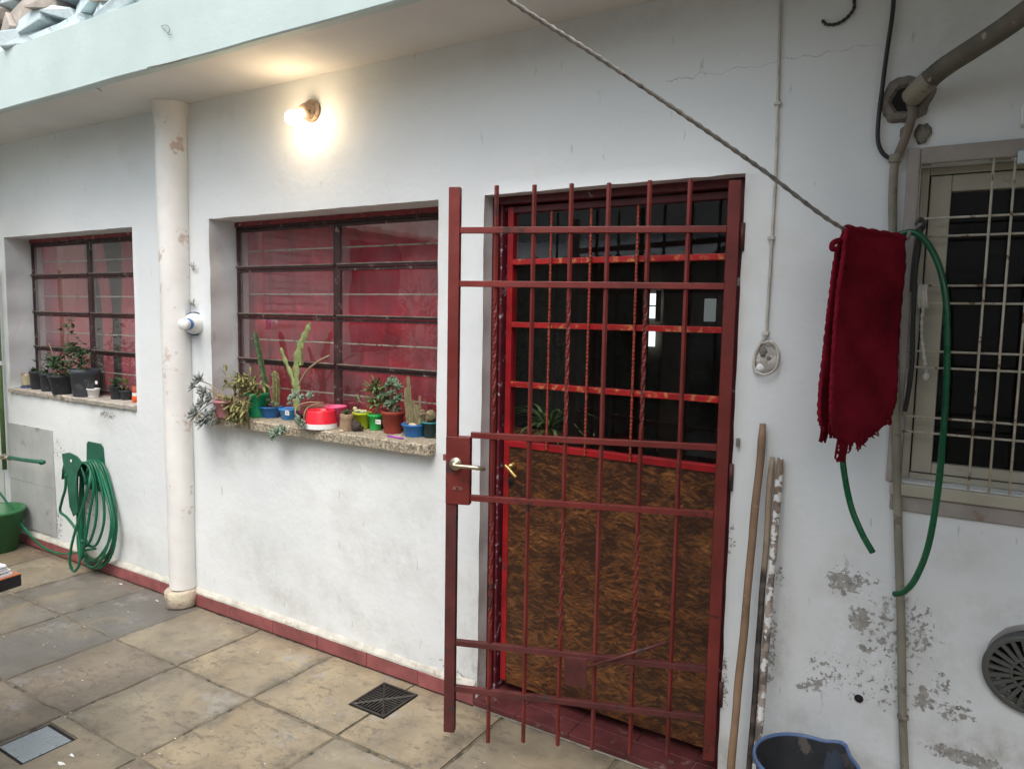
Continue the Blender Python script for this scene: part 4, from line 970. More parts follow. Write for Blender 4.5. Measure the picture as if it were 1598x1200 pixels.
# knobbly edge binding
for off, pts in ((.022, [(r_[1], r_[0]) for r_ in front[:9]]), (-.02, [(r_[1], r_[0]) for r_ in back])):
    P = smooth_path([onrope(x, y, off) for x, y in pts], 14)
    MB().tube(P, [.0062+.0014*math.sin(k*1.55)+.0012*noise.noise(Vector((k*.4,off*99,0))) for k in range(len(P))], 7).build('edge_binding', mat('rug_binding', (.20,.009,.022), .9, .25, 20, .8, 150, spec=.1), rug)
hz = thing('green_hose', onY(1440,370,-.07), 'cut length of green hose looped over the line hook behind the rug', 'hose')
hp_ = [(1362,862,-.16),(1345,832,-.16),(1328,790,-.15),(1317,735,-.14),(1316,700,-.13),(1325,600,-.10),(1350,480,-.08),(1385,385,-.06),(1412,364,-.065),(1436,368,-.075),(1458,398,-.085),(1472,440,-.10),(1478,500,-.11),(1477,600,-.12),(1471,690,-.13),(1463,770,-.13),(1449,850,-.13),(1430,900,-.12),(1412,922,-.10),(1396,927,-.08)]
MB().tube(smooth_path([onY(x,y,d) for x,y,d in hp_], 8), .0088, 12).build('tube', HOSE2, hz)
bt = thing('black_tubing', onY(1425,500,-.03), 'limp strip of black tubing hanging from the window corner', 'cable')
MB().tube(smooth_path([onY(x,y,-.035) for x,y in ((1437,352),(1434,385),(1428,430),(1425,500),(1423,570),(1417,615),(1412,642))], 6), .0065, 8).build('strip', BLKC, bt)
MB().tube(smooth_path([onY(x,y,-.026) for x,y in ((1440,345),(1432,375),(1426,410),(1423,455))], 6), .006, 8).build('strip', BLKC, bt)
rb = thing('rope_bundle', onY(1440,460,-.02), 'short knotted white cord tied on the window grille', 'rope')
m = MB()
for k in range(4): m.tube(smooth_path([onY(1434+k*4, 444, -.018), onY(1433+k*4, 462, -.024), onY(1435+k*4, 480, -.016)], 8), .004, 6)
m.build('wrap', WCAB, rb)
P = smooth_path([onY(x,y,-.020) for x,y in ((1441,478),(1438,510),(1440,540),(1444,570),(1445,582))], 16)
MB().tube(P, [.0045+.0014*math.sin(k*1.1) for k in range(len(P))], 7).build('tail', WCAB, rb)
MB().ball(onY(1445,588,-.020), .011, 10, 8, (1,.9,1.1), .3).build('knot', WCAB, rb)

# ------------------------------------------------------------------ sticks and bucket, right
STK2 = mat_stick('tarred_stick', (.030,.024,.020), (.36,.28,.20), .80, .90, .72); STK3 = mat_stick('paint_crusted_stick', (.12,.10,.085), (.26,.18,.125), 1.02, 1.10, .55)
for (x0,y0,y1c,x1,y1,r_,m_,lb) in ((1191,661,-.018,1132,1290,.0135,STICK1,'plain brown wooden stick, tallest of three leaning beside the gate'),
                               (1205,713,-.014,1163,1290,.0105,STK2,'thin stick blackened below, middle of three leaning by the gate'),
                               (1218,714,-.016,1172,1300,.0125,STK3,'stick crusted with white paint, rightmost of three leaning by the gate')):
    p1 = onY(x0, y0, y1c); p0 = onZ(x1, y1, .012)
    if p0.y > -.05: p0.y = -.08
    n = 24; pts = [p0+(p1-p0)*k/n + Vector((.0035*noise.noise(Vector((k*.3,x0,0))), 0, 0)) for k in range(n+1)]
    rr = [r_*(.95+.10*noise.noise(Vector((k*.4,x0,3)))) for k in range(n)] + [r_*.72]
    tag(MB().tube(pts, rr, 12).build('wooden_stick', m_), lb, 'stick', 'wooden sticks leaning by the gate')
zr = .315; bl = onZ(1181,1178,zr); br = onZ(1337,1186,zr); bcx = (bl+br)/2; bcx.y = min(bcx.y, -.175); bcx = onZ(1258, 1187, zr)
rB = (br-bl).length/2
bk = thing('bucket', (bcx.x, bcx.y, 0), 'slate blue plastic bucket with pouring lip, by the sticks', 'bucket')
def bucket_ring(z, r_, lip):
    out = []
    for k in range(56):
        a = 2*math.pi*k/56; d = math.atan2(math.sin(a-R(62)), math.cos(a-R(62))); q = 1+lip*math.exp(-(d/.20)**2)
        out.append((bcx.x+math.cos(a)*r_*q, bcx.y+math.sin(a)*r_*q, z+.010*lip*5*math.exp(-(d/.2)**2)))
    return out
def skin(rings, m, name, parent):
    v = [p for r_ in rings for p in r_]; n = len(rings[0]); f = []
    for i in range(len(rings)-1):
        for k in range(n): f.append((i*n+k, i*n+(k+1)%n, (i+1)*n+(k+1)%n, (i+1)*n+k))
    return MB().add(v, f, True).build(name, m, parent)
skin([bucket_ring(.002,.001,0), bucket_ring(.002,rB*.70,0), bucket_ring(.10,rB*.78,0), bucket_ring(.24,rB*.93,.06), bucket_ring(zr-.006,rB*.985,.18)], BKT, 'body', bk)
skin([bucket_ring(zr-.006,rB*.965,.18), bucket_ring(.22,rB*.90,.12), bucket_ring(.05,rB*.74,0), bucket_ring(.02,rB*.68,0), bucket_ring(.012,.001,0)], BKTI, 'lining', bk)
skin([bucket_ring(zr-.016,rB*1.0,.18), bucket_ring(zr-.012,rB*1.035,.18), bucket_ring(zr,rB*1.03,.18), bucket_ring(zr+.003,rB*1.0,.18), bucket_ring(zr,rB*.97,.18), bucket_ring(zr-.01,rB*.965,.18)], BKTR, 'rim', bk)

# ------------------------------------------------------------------ floor fittings
g = thing('drain_grate', (-2.01,-.19,0), 'square dark iron drain grate with diagonal slots let into the paving', 'drain')
x0,y0,x1,y1 = hole_g; cx_, cy_ = (x0+x1)/2, (y0+y1)/2; hw_ = (x1-x0)/2; hh_ = (y1-y0)/2
MB().box((x0,y0,-.035),(x1,y1,-.0068)).build('pit', DARK, g)
m = MB(); e = .009
for q in ((x0,y0,x1,y0+e),(x0,y1-e,x1,y1),(x0,y0+e,x0+e,y1-e),(x1-e,y0+e,x1,y1-e)): m.box((q[0],q[1],-.011),(q[2],q[3],.005))
m.build('rim', IRON, g, .001)
for sx_, sy_ in ((1,1),(-1,-1),(1,-1),(-1,1)):
    MB().tube([(cx_,cy_,.0),(cx_+sx_*(hw_-e),cy_+sy_*(hh_-e),.0)], .0055, 4, False).build('diagonal_bar', IRON, g)
for ax_ in range(4):
    for k in range(-5, 6):
        off = k*.0155
        L0 = abs(off)+.004; L1 = hw_-e
        if L1-L0 < .012: continue
        d = [Vector((1,0,0)),Vector((-1,0,0)),Vector((0,1,0)),Vector((0,-1,0))][ax_]; pz = Vector((-d.y,d.x,0))
        c0 = Vector((cx_,cy_,-.001))+pz*off
        MB().tube([c0+d*L0, c0+d*L1], .0042, 4, False, phase=.785).build('slot_bar', IRON, g)
wc = thing('metal_plate', (-2.885,-1.15,0), 'smooth blue grey steel plate sunk into the paving at lower left', 'cover plate')
x0,y0,x1,y1 = hole_w
MB().box((x0+.010,y0+.008,-.0062),(x1-.008,y1-.014,-.0045)).build('plate', MIRR, wc, .001)
MB().box((x0,y0,-.0135),(x1,y1,-.0064)).build('recess', DARK, wc)
# paint flakes and grit on the paving
rg = random.Random(21)
m = MB()
for k in range(260):
    x, y = rg.uniform(-4.6,-1.0), rg.uniform(-1.6,-.05); r_ = rg.choice([.0015,.002,.003,.004]); a = rg.uniform(0,6)
    m.ball((x,y,.0015), r_, 6, 4, (1.4,.8,.4), .5, k)
tag(m.build('grit', PEBB), 'loose grit and paint flakes scattered over the paving', 'grit', kind='stuff')
for (x,y,sx_,sy_) in ((112,1178,.015,.006),(96,1191,.018,.007),(188,911,.014,.004),(245,937,.012,.004)):
    p = onZ(x,y,.001)
    m = MB(); v = [(p.x+sx_*math.cos(a)*(1+1.1*noise.noise(Vector((a*2,x,0.3)))), p.y+sy_*math.sin(a)*(1+1.1*noise.noise(Vector((a*2,x,5.3)))), .0022) for a in [k*.5 for k in range(12)]]
    m.add(v+[(q[0],q[1],.0005) for q in v], [tuple(range(12))]+[(i,(i+1)%12,12+(i+1)%12,12+i) for i in range(12)]).build('paint_flake', PEBB if False else WHITE, floor)

# ------------------------------------------------------------------ left end: hose hanger, tap, bucket, tiles, table
gtl = thing('tile_splashback', onY(40,740,0), 'grey marbled wall tiles behind the tap at far left', 'tiles')
ta = onY(82, 672, -.006); tb_ = onY(82, 842, -.006)
zj = onY(80, 762, -.006).z
for (xa, xb, za, zb_) in ((ta.x-.60, ta.x-.302, zj+.001, ta.z), (ta.x-.30, ta.x, zj+.001, ta.z), (ta.x-.60, ta.x-.302, .115, zj-.001), (ta.x-.30, ta.x, .115, zj-.001)):
    if xb > XL+.02: MB().box((max(xa,XL+.005),-.010,za),(xb,-.0005,zb_)).build('tile', GTILE, gtl, .001)
pp = thing('green_pipe', onY(3,600,-.03), 'vertical green painted pipe with a white joint at the left picture edge', 'pipe')
xpp = onY(1, 600, -.04).x
MB().tube([(xpp,-.04,.5),(xpp,-.04,1.9)], .014, 10).build('pipe', mat('moss_green_paint', (.10,.17,.06), .6), pp)
MB().lathe([(.019,-.015),(.019,.015)], (xpp,-.04,onY(3,567,-.04).z), 12).build('joint', WHITE, pp)
tpp = thing('garden_tap', onY(20,718,-.08), 'green pipe end and worn tap sticking out at far left', 'tap')
MB().tube(smooth_path([onY(14,714,-.12), onY(40,718,-.14), onY(68,721,-.17)], 6), .0125, 12).build('spout', HANG, tpp)
MB().tube([onY(-20,712,-.10), onY(16,715,-.12)], .014, 12).build('tap_body', BRASS, tpp)
MB().lathe([(0,0),(.018,0),(.018,.012),(0,.012)], onY(6,712,-.12), 12, (0,-.3,1)).build('tap_knob', PIPE, tpp)
MB().lathe([(.0125,0),(.017,.003),(.017,.014),(.012,.016)], onY(64,720.5,-.165), 14, (1,-.25,-.05)).build('collar', HANG, tpp)
gb = onZ(-4, 858, 0); k_ = mpp(gb)
gbk = thing('bucket', gb, 'bright green plastic bucket with black handle, cut by the left edge', 'bucket')
MB().lathe([(0,.0),(27*k_,.0),(38*k_,60*k_),(39*k_,60*k_),(41*k_,63*k_),(39*k_,66*k_),(36*k_,65*k_),(25*k_,6*k_),(0,5*k_)], gb+Vector((0,0,.001)), 32).build('body', GRBK, gbk)
MB().tube(smooth_path([gb+Vector((-.13,-.03,.19)), gb+Vector((-.04,-.15,.12)), gb+Vector((.08,-.13,.10)), gb+Vector((.135,-.03,.19))], 8), .0035, 6).build('handle', BLKC, gbk)
# hose hanger
hx = onY(152, 720, 0).x
hg = thing('hose_hanger', (hx, 0, onY(152,740,0).z), 'dark green plastic hose hanger screwed to the wall', 'hose hanger')
pa, pb = onY(134, 690, -.003), onY(166, 742, -.003)
v = []; xc = (pa.x+pb.x)/2; wv = (pb.x-pa.x)/2; zt_, zb_ = pa.z+.01, pb.z-.11
prof = [(xc-wv*.72,zt_),(xc+wv*.6,zt_),(xc+wv*.8,zt_-.02),(xc+wv*1.1,zb_),(xc-wv*1.05,zb_),(xc-wv*.86,zt_-.02)]
m = MB().add([(x,-.001,z) for x,z in prof]+[(x,-.009,z) for x,z in prof], [tuple(range(6)),tuple(range(6,12))[::-1]]+[(i,6+i,6+(i+1)%6,(i+1)%6) for i in range(6)])
m.build('back_plate', HANG, hg, .004)
armL = -onX(112, 745, xc).y - .012; za = pb.z
v = []; f = []
for j in range(13):
    y = -.008-armL*j/12; lift = .0+.10*max(0,(j-9)/3)**1.3
    for i in range(11):
        an = math.pi*(i/10); v.append((xc+math.cos(an)*wv*1.15, y, za-.03+math.sin(an)*.045+lift*math.sin(an)**.7))
for j in range(12):
    for i in range(10): f.append((j*11+i,(j+1)*11+i,(j+1)*11+i+1,j*11+i+1))
o = MB().add(v, f, True).build('saddle', HANG, hg); sm = o.modifiers.new('s','SOLIDIFY'); sm.thickness = .006
# front lip: upright curved plate
fy_ = -.008-armL-.004
c_ = onY(113, 725, fy_)
prof = [onY(x,y,fy_) for x,y in ((96,708),(108,706),(120,712),(128,722),(120,738),(119,760),(121,800),(114,806),(108,790),(104,750),(99,728))]
n = len(prof); m = MB().add([tuple(p) for p in prof]+[tuple(p+Vector((0,.006,0))) for p in prof], [tuple(range(n)), tuple(range(n,2*n))[::-1]]+[(i,n+i,n+(i+1)%n,(i+1)%n) for i in range(n)])
m.build('front_lip', HANG, hg, .002)
MB().lathe([(0,0),(.010,0),(.010,.002),(0,.002)], onY(111,719.5,fy_-.0005), 12, (0,-1,0)).build('hang_hole', WHITE, hg)
for x in (139,158): MB().lathe([(0,0),(.005,0),(.004,.003),(0,.003)], onY(x,696,-.009), 8, (0,-1,0)).build('screw', IRON, hg)
ch_ = thing('garden_hose', (hx, -.12, .3), 'bright green garden hose coiled on the hanger and trailing left to the tap', 'hose')
loops = [(-.035,[(137,722),(158,722),(172,760),(181,810),(176,850),(160,880),(140,885),(128,860),(124,810),(127,760)]),
         (-.06,[(134,724),(155,724),(170,765),(179,815),(172,858),(152,876),(135,870),(126,830),(125,780)]),
         (-.085,[(132,724),(150,722),(166,760),(177,812),(170,845),(150,872),(133,862),(128,820),(126,770)]),
         (-.11,[(130,722),(146,724),(160,770),(162,815),(150,850),(135,845),(131,800),(129,760)]),
         (-.135,[(128,722),(142,726),(150,765),(150,810),(140,845),(128,850),(127,800),(126,760)]),
         (-.05,[(137,722),(160,724),(175,770),(182,820),(174,866),(156,886),(138,880),(130,850),(128,800),(130,755)]),
         (-.10,[(131,722),(149,722),(164,768),(174,812),(166,856),(148,884),(131,872),(125,825),(125,768)]),
         (-.16,[(124,722),(138,728),(146,760),(140,800),(132,850),(126,872),(122,850),(121,800),(120,755)])]
ks_ = (armL-.02)/.16
for y, pts in loops:
    y = -.02 + (y+.02)*min(1, ks_)
    pts = pts + pts[:2]
    q = [onY(x, yy, y+.02*math.sin(k)) for k, (x, yy) in enumerate(pts)]
    P = smooth_path(q, 7); MB().tube(P[:-7], .0078, 10).build('coil', HOSE, ch_)
MB().tube(smooth_path([onY(x,y,d) for x,y,d in ((142,735,-.15),(138,760,-.18),(126,800,-.20),(117,830,-.21),(111,855,-.21),(109,878,-.21),(115,891,-.20),(123,882,-.20),(125,860,-.19),(120,830,-.18),(105,808,-.18),(94,798,-.18),(97,780,-.19),(102,762,-.21),(103,740,-.22))], 8), .0078, 10).build('loose_loop', HOSE, ch_)
MB().tube(smooth_path([onY(x,y,d) for x,y,d in ((150,856,-.09),(135,858,-.12),(118,862,-.10),(95,864,-.09),(70,855,-.09),(48,836,-.09),(25,806,-.09),(8,780,-.09),(-12,755,-.09))], 8), .0072, 10).build('feed_length', HOSE, ch_)
MB().tube([onY(124,842,-.15), onY(134,847,-.13)], .0115, 10).build('connector', HANG, ch_)
# table corner and papers
TZ = .75
c0 = onZ(33,894,TZ); ca = onZ(0,904.5,TZ); cb = onZ(13.5,887,TZ)
da = (ca-c0).normalized(); db = (cb-c0); db = (db - da*db.dot(da)).normalized()
tm = Matrix((da, db, Vector((0,0,1)))).transposed().to_4x4(); tm.translation = c0
tbl = thing('table', c0+da*.4+db*.25-Vector((0,0,TZ)), 'corner of a wood topped table with thick black edge at far left', 'table')
th_ = 20*mpp(c0)
MB().box((0,0,-.004),(.9,.55,0), tm).build('top', TTOP, tbl, .001)
MB().box((.0,.0,-th_),(.9,.55,-.0045), tm).build('edge_band', BLK, tbl, .001)
for (a_, b_) in ((.30,.06),(.84,.06),(.30,.46),(.84,.46)): MB().box((a_,b_,-TZ+.001),(a_+.04,b_+.04,-th_-.0005), tm).build('leg', BLK, tbl)
pc_ = onZ(4, 886, TZ)
pk = thing('paper_stack', pc_, 'untidy stack of white papers lying on the table corner', 'papers')
rg = random.Random(4)
q0 = onZ(26, 889, TZ)
for k in range(10):
    mm_ = tm @ Matrix.Translation((.018+rg.uniform(.0,.010)+k*.0016, .012+rg.uniform(-.003,.006), .0008+k*.0040)) @ Matrix.Rotation(rg.uniform(-.05,.08), 4, 'Z')
    MB().box((0,-.0,0),(.21,.28,.0036), mm_).build('paper', PAPER, pk)

# cone with blue band on the column's right side
k0 = onY(301, 506, -.02); kk = mpp(k0)
cn = thing('plastic_cone', k0, 'white plastic cone with blue band and blue rim sticking out beside the column', 'plastic container')
cdr = (onY(279,507,-.17)-onY(304,505,-.012)).normalized(); L = (onY(279,507,-.17)-onY(304,505,-.012)).length; kb = onY(304,505,-.012)
MB().lathe([(.0,.0),(.062,.0),(.062,.007)], kb, 32, cdr).build('back_disc', BLUE, cn)
MB().lathe([(.056,.007),(.055,.02),(.040,.05),(.030,.070),(.029,.078)], kb, 32, cdr).build('flare', WHITE, cn)
MB().lathe([(.0295,.078),(.0315,.079),(.0315,.108),(.0295,.109)], kb, 28, cdr).build('band', BLUE, cn)
MB().lathe([(.029,.109),(.029,.135),(.025,.142),(.0,.143)], kb, 28, cdr).build('cap', WHITE, cn)
m = MB(); rg = random.Random(8)
for (x, y, n_) in ((302,468,8),(303,412,7)):
    b0 = onY(x, y+9, -.012)
    for k in range(n_):
        a = rg.uniform(-2.6,-.5) if k % 2 else rg.uniform(.4,2.6); m.tube(smooth_path([b0+Vector((rg.uniform(-.01,.01),0,rg.uniform(-.01,.02))), b0+Vector((math.sin(a)*.014, -.008, .016+math.cos(a)*.012)), b0+Vector((math.sin(a)*.03, -.010, .02+math.cos(a)*.022))], 4), .0016, 5)
tag(m.build('dry_sprig', CEM), 'dried twiggy sprig clinging to the wall just above the white cone', 'sprig')

# ------------------------------------------------------------------ plants on the sills
def potbase(bx, by, z): return onZ(bx, by, z)
def pot(bx, by, z, wt, wb, h, m, name, label, rim=None, soil=.85, group=None, lip=1.05, pushback=.5):
    """bx,by: photo bearing of the front foot of the pot; sizes in photo pixels turned to metres at that distance"""
    p = onZ(bx, by, z); k = mpp(p); d = Vector((p.x-CAM.x, p.y-CAM.y, 0)).normalized(); p = p + d*(wb*k*pushback)
    rt, rb_, H = wt*k/2, wb*k/2, h*k; p.z = z+.0008; p.y = min(p.y, .148-rt*lip); p.x = onY(bx, by-h*.5, p.y).x
    t = thing(name, p, label, 'potted plant' if soil else 'container', group)
    MB().lathe([(0,0),(rb_*.95,0),(rb_,.003),(rt*.95,H*.84),(rt*lip*.97,H*.85),(rt*lip,H*.99),(rt*lip*.97,H),(rt*.9,H),(rt*.86,H*soil if soil else H*.3),(0,H*(soil or .12))], p, 28).build('pot', m, t)
    if soil: MB().lathe([(rt*.86,H*soil+.001),(rt*.5,H*soil+.004),(0,H*soil+.006)], p, 14).build('soil', SOIL, t)
    return t, p, k, H, rt
def rosette(m, c, r, n=14, tilt=Vector((0,-.3,1)), w_=.30, rg=random):
    q = Vector(tilt).normalized().to_track_quat('Z','Y')
    for k in range(n):
        a = k*2.4; e = .25+1.0*(1-k/n) ; d = q @ Vector((math.cos(a)*math.sin(e), math.sin(a)*math.sin(e), math.cos(e)))
        m.leaf(Vector(c), d, r*(.65+.35*(1-k/n))*rg.uniform(.9,1.1), r*w_, up=q @ Vector((0,0,1)), curl=.2, thick=.25)
def column_cactus(t, pts, r, ribs, m, name='cactus', taper=.5):
    P = smooth_path(pts, 8); N = len(P); n = ribs*2
    MB().tube(P, [r*(1-(1-taper)*max(0,(i/N-.75)/.25)**2) for i in range(N)], n, rfun=lambda i,k: (1.12 if k%2 else .82)+.10*math.sin(i*2.1+k), cap=True, smooth=False).build(name, m, t)
    e = P[-1]; MB().ball(e, r*taper*.95, 8, 6).build(name+'_tip', m, t)

# sill 2, left to right
rg = random.Random(12)
t, p, k, H, rt = pot(352,652,SZ,36,28,26, mat('faded_pink_plastic',(.50,.20,.23),.5), 'succulent_pot', 'faded pink pot at the sill end with grey rosettes trailing over the wall')
m = MB(); st_ = MB(); base = p+Vector((0,0,H))
for (x, y, r_, d) in ((313,594,.060,-.08),(304,604,.045,-.09),(320,612,.052,-.09),(318,630,.060,-.10),(330,622,.050,-.08),(308,645,.070,-.11),(325,652,.060,-.10),(335,645,.05,-.09),(318,660,.055,-.11),(336,660,.045,-.10)):
    c = onY(x, y, d); m = MB(); rosette(m, c, r_*1.0, 15, (rg.uniform(-.5,.3),-.7,rg.uniform(.1,.7)), .38, rg); m.build('rosette', LF_GR, t)
    st_.tube(smooth_path([base+Vector((rg.uniform(-.02,.02),0,-.005)), base*.5+c*.5+Vector((0,0,.02)), c], 5), .0028, 6)
st_.build('stem', STEM, t)
t, p, k, H, rt = pot(402,652,SZ,35,26,38, GRN, 'leafy_pot', 'bright green pot with olive leafed plant spilling over the sill front')
m = MB(); st_ = MB(); base = p+Vector((0,0,H))
for (x, y, sx_, sy_, n_, d) in ((382,596,26,15,150,.02),(374,640,15,17,130,-.06),(357,630,12,12,70,-.05),(398,611,15,8,60,.03)):
    for q in range(n_):
        c = onY(x+rg.gauss(0,.5)*sx_, y+rg.gauss(0,.5)*sy_, d+rg.uniform(-.045,.045)); c.y = min(c.y, .13)
        m.leaf(c, (rg.uniform(-1,1), rg.uniform(-1,.3), rg.uniform(-.7,.7)), rg.uniform(.034,.062), rg.uniform(.012,.020))
    for q in range(6):
        c = onY(x+rg.gauss(0,.4)*sx_, y+rg.gauss(0,.4)*sy_, d); st_.tube(smooth_path([base, base*.5+c*.5+Vector((0,0,.02)), c], 4), .002, 5)
m.build('foliage', LF_Y, t); st_.build('stem', STEM, t)
bowl_l = dict(lip=1.02)
t, p, k, H, rt = pot(422,652,SZ,36,26,17, BLUE, 'cactus_bowl', 'shallow blue bowl with a tall dark cactus and a short blunt one', soil=.9)
b = p+Vector((0,0,H*.8))
column_cactus(t, [onY(420,630,p.y), onY(411,585,p.y), onY(404,550,p.y), onY(398,520,p.y)], .014, 6, CAC_D, taper=.6)
column_cactus(t, [b+Vector((.02,.02,0)), onY(431,600,p.y+.02), onY(429,582,p.y+.02)], .017, 8, CAC_O, taper=.75)
m = MB()
for (x,y) in ((418,625),(426,629),(410,627),(432,632)): rosette(m, onY(x,y,p.y-.03), .018, 10, (0,-.5,1), .4, rg)
for q in range(14): m.leaf(onY(404+rg.uniform(-4,8), 632+rg.uniform(-6,6), p.y-.03), (rg.uniform(-1,.6),-.3,rg.uniform(-.3,1)), .03, .008)
m.build('rosettes', LF_GR2, t)
t, p, k, H, rt = pot(451,655,SZ,31,22,17, mat('light_blue_plastic',(.04,.25,.60),.35), 'small_blue_pot', 'small blue tub with a white sticker, right of the blue cactus bowl')
lb = onY(448,644.5,p.y-rt*1.03-.001)
L_ = MB().box((lb.x-4.5*k,lb.y,lb.z-3.2*k),(lb.x+4.5*k,lb.y+.001,lb.z+3.2*k)).build('sticker', LBL, t)
MB().box((lb.x-2.6*k,lb.y-.0006,lb.z-.8*k),(lb.x+2.8*k,lb.y-.0001,lb.z+.9*k)).build('print', INK, L_)
m = MB(); rosette(m, onY(452,632,p.y), .022, 12, (0,-.4,1), .45, rg); m.build('rosette', LF_GR2, t)
# brown pot with tall jagged cactus and trailing rosettes
t, p, k, H, rt = pot(495,652,SZ,40,30,27, BRNP, 'tall_cactus_pot', 'brown pot with tall pale jagged cactus and hanging grey rosettes', pushback=.5)
yc_ = p.y
def jag(pts, w_, seed):
    P = smooth_path(pts, 7); m = MB(); 
    m.tube(P, [w_*(1+.26*math.sin(i*1.25+seed))*(1-.6*(i/len(P))**6) for i in range(len(P))], 6, rfun=lambda i,k: (1.1,.45,.45,1.1,.45,.45)[k], smooth=False)
    return m.build('cactus_stem', CAC_P, t)
jag([onY(463,640,yc_), onY(463,600,yc_), onY(462,565,yc_), onY(468,540,yc_), onY(477,520,yc_), onY(484,504,yc_)], .018, 0)
jag([onY(462,615,yc_), onY(456,590,yc_), onY(446,565,yc_), onY(438,543,yc_)], .013, 2)
MB().tube(smooth_path([onY(464,605,yc_), onY(478,580,yc_), onY(497,564,yc_), onY(514,555,yc_)], 6), [.005]*18+[.003], 6).build('twig', STEM, t)
column_cactus(t, [onY(470,570,yc_), onY(469,545,yc_), onY(470,530,yc_)], .010, 4, CAC_P)
m = MB(); st_ = MB()
for (x,y,r_,d) in ((462,618,.040,-.0),(473,622,.035,-.02),(484,618,.03,-.0),(455,622,.03,-.01),(470,655,.045,-.075),(474,664,.035,-.08),(434,676,.055,-.085),(443,671,.04,-.08),(428,678,.04,-.08)):
    m = MB(); rosette(m, onY(x,y,min(d,p.y-.02)), r_*.95, 13, (rg.uniform(-.4,.4),-.8,rg.uniform(-.1,.6)), .45, rg); m.build('rosette', LF_GR2, t)
for pts in ([(500,628,.02),(480,628,-.02),(464,634,-.06),(461,645,-.085),(466,656,-.08)], [(505,628,.02),(488,632,-.02),(477,640,-.07),(474,655,-.08)], [(466,662,-.08),(462,674,-.095),(452,679,-.09),(440,677,-.085)]):
    st_.tube(smooth_path([onY(*q) for q in pts], 5), .0032, 6)
st_.build('stem', STEM, t)
# brown tall pot's visible rim disc is its own saucer
sp_ = onZ(498, 629, SZ+.075); sp_.y = .10
# red and white bowl
def ovalbowl():
    p = onZ(503,671,SZ); k = mpp(p); d = Vector((p.x-CAM.x,p.y-CAM.y,0)).normalized(); p = p+d*(25*k*.9); p.z = SZ+.001; p.y = min(p.y, -.008)
    t = thing('pet_bowl', p, 'bright red pet bowl with white foot on the sill front', 'pet bowl')
    r_ = 25.5*k
    MB().lathe([(0,0),(r_,0),(r_,.004),(r_*.985,8.5*k)], p, 36).build('foot', WHITE, t)
    MB().lathe([(r_*.975,8.5*k),(r_*.97,9*k),(r_*.86,27*k),(r_*.83,29*k),(r_*.79,28.5*k),(r_*.70,14*k),(0,12*k)], p, 36).build('bowl', REDP, t)
ovalbowl()
p = onZ(531,660,SZ); k = mpp(p); p = onY(524,648,.094); p.z = SZ
t = thing('pink_bowl', p, 'pink plastic tub half hidden behind the red bowl', 'bowl')
MB().lathe([(0,0),(12*k,0),(16*k,27*k),(17*k,28*k),(16.5*k,30*k),(14*k,29*k),(11*k,8*k),(0,7*k)], p+Vector((0,0,.001)), 32).build('body', HOTP, t)
# stone planter, lava rock
p = onY(541,655,.012); p.z = SZ; k = mpp(p)
t = thing('stone_planter', p, 'rough tan stone planter holding a small dark succulent', 'potted plant')
m = MB(); rings = []
for z, r_ in ((0,10),(8,10.5),(18,9.5),(25,11),(26,9),(20,6)):
    m_ = [(p.x+math.cos(a)*r_*k*(1+.2*noise.noise(Vector((math.cos(a)*1.4,math.sin(a)*1.4,z*.05)))), p.y+math.sin(a)*r_*k, SZ+.001+z*k) for a in [2*math.pi*i/18 for i in range(18)]]; rings.append(m_)
skin(rings+[[(p.x,p.y,SZ+20*k)]*18], STON, 'planter', t)
m = MB(); rosette(m, p+Vector((0,0,25*k)), .035, 14, (.1,-.3,1), .35, rg); m.build('rosette', LF_D, t)
p2 = onY(557,662,.022); p2.z = SZ; MBk = MB().ball(p2+Vector((0,.0,7.5*k)), 8*k, 16, 12, (1.1,.8,.95), .7, 3); tag(MBk.build('lava_rock', LAVA), 'dark lumpy rock leaning on the stone planter', 'rock')
tag(MB().ball(onY(533,668,-.035)*1+Vector((0,0,SZ+.006-onY(533,668,-.035).z)), .010, 10, 8, (1.3,.8,.6), .3, 2).build('pebble', PEBB), 'small cream pebble in front of the stone planter', 'pebble')
# lime pot
t, p, k, H, rt = pot(565,664,SZ,29,20,25, LIME, 'lime_pot', 'yellow-green pot with pale bulbs, left of the labelled green pot', soil=.95)
m = MB()
for (dx,dz,r_) in ((-.03,.0,.014),(-.012,.004,.012),(.008,.002,.013),(.026,.004,.010),(-.04,.012,.012)): m.ball(p+Vector((dx,-.005,H+dz)), r_, 10, 8, (1.1,.9,.8), .4, dx*99)
m.build('bulbs', mat('pale_green_bulb',(.40,.40,.22),.6,.3,30), t)
# labelled green pot with leafy plant
t, p, k, H, rt = pot(586,668,SZ,23,17,24, GRN2, 'labelled_green_pot', 'small green pot with a price label and a leafy upright plant')
lb = onY(590,658.5,p.y-rt*.97-.001)
L_ = MB().box((lb.x-5.2*k,lb.y,lb.z-3.2*k),(lb.x+5.2*k,lb.y+.001,lb.z+3.4*k)).build('sticker', LBL, t)
m = MB()
for q in range(3): m.box((lb.x+(-3.4+q*2.4)*k,lb.y-.0006,lb.z-1.2*k),(lb.x+(-1.8+q*2.4)*k,lb.y-.0001,lb.z+1.2*k))
m.build('print', INK, L_)
m = MB(); st_ = MB()
for q in range(95):
    z = rg.uniform(0,1); c = onY(586+rg.gauss(0,.5)*16*(1-.35*z)+z*2, 634-z*36, p.y+rg.uniform(-.04,.03)); m.leaf(c, (rg.uniform(-1,1),rg.uniform(-1,.4),rg.uniform(-.4,.8)), rg.uniform(.030,.052), rg.uniform(.014,.020))
for q in range(4): st_.tube(smooth_path([p+Vector((0,0,H)), onY(586+q*2,630,p.y), onY(578+q*6,608,p.y)], 4), .003, 5)
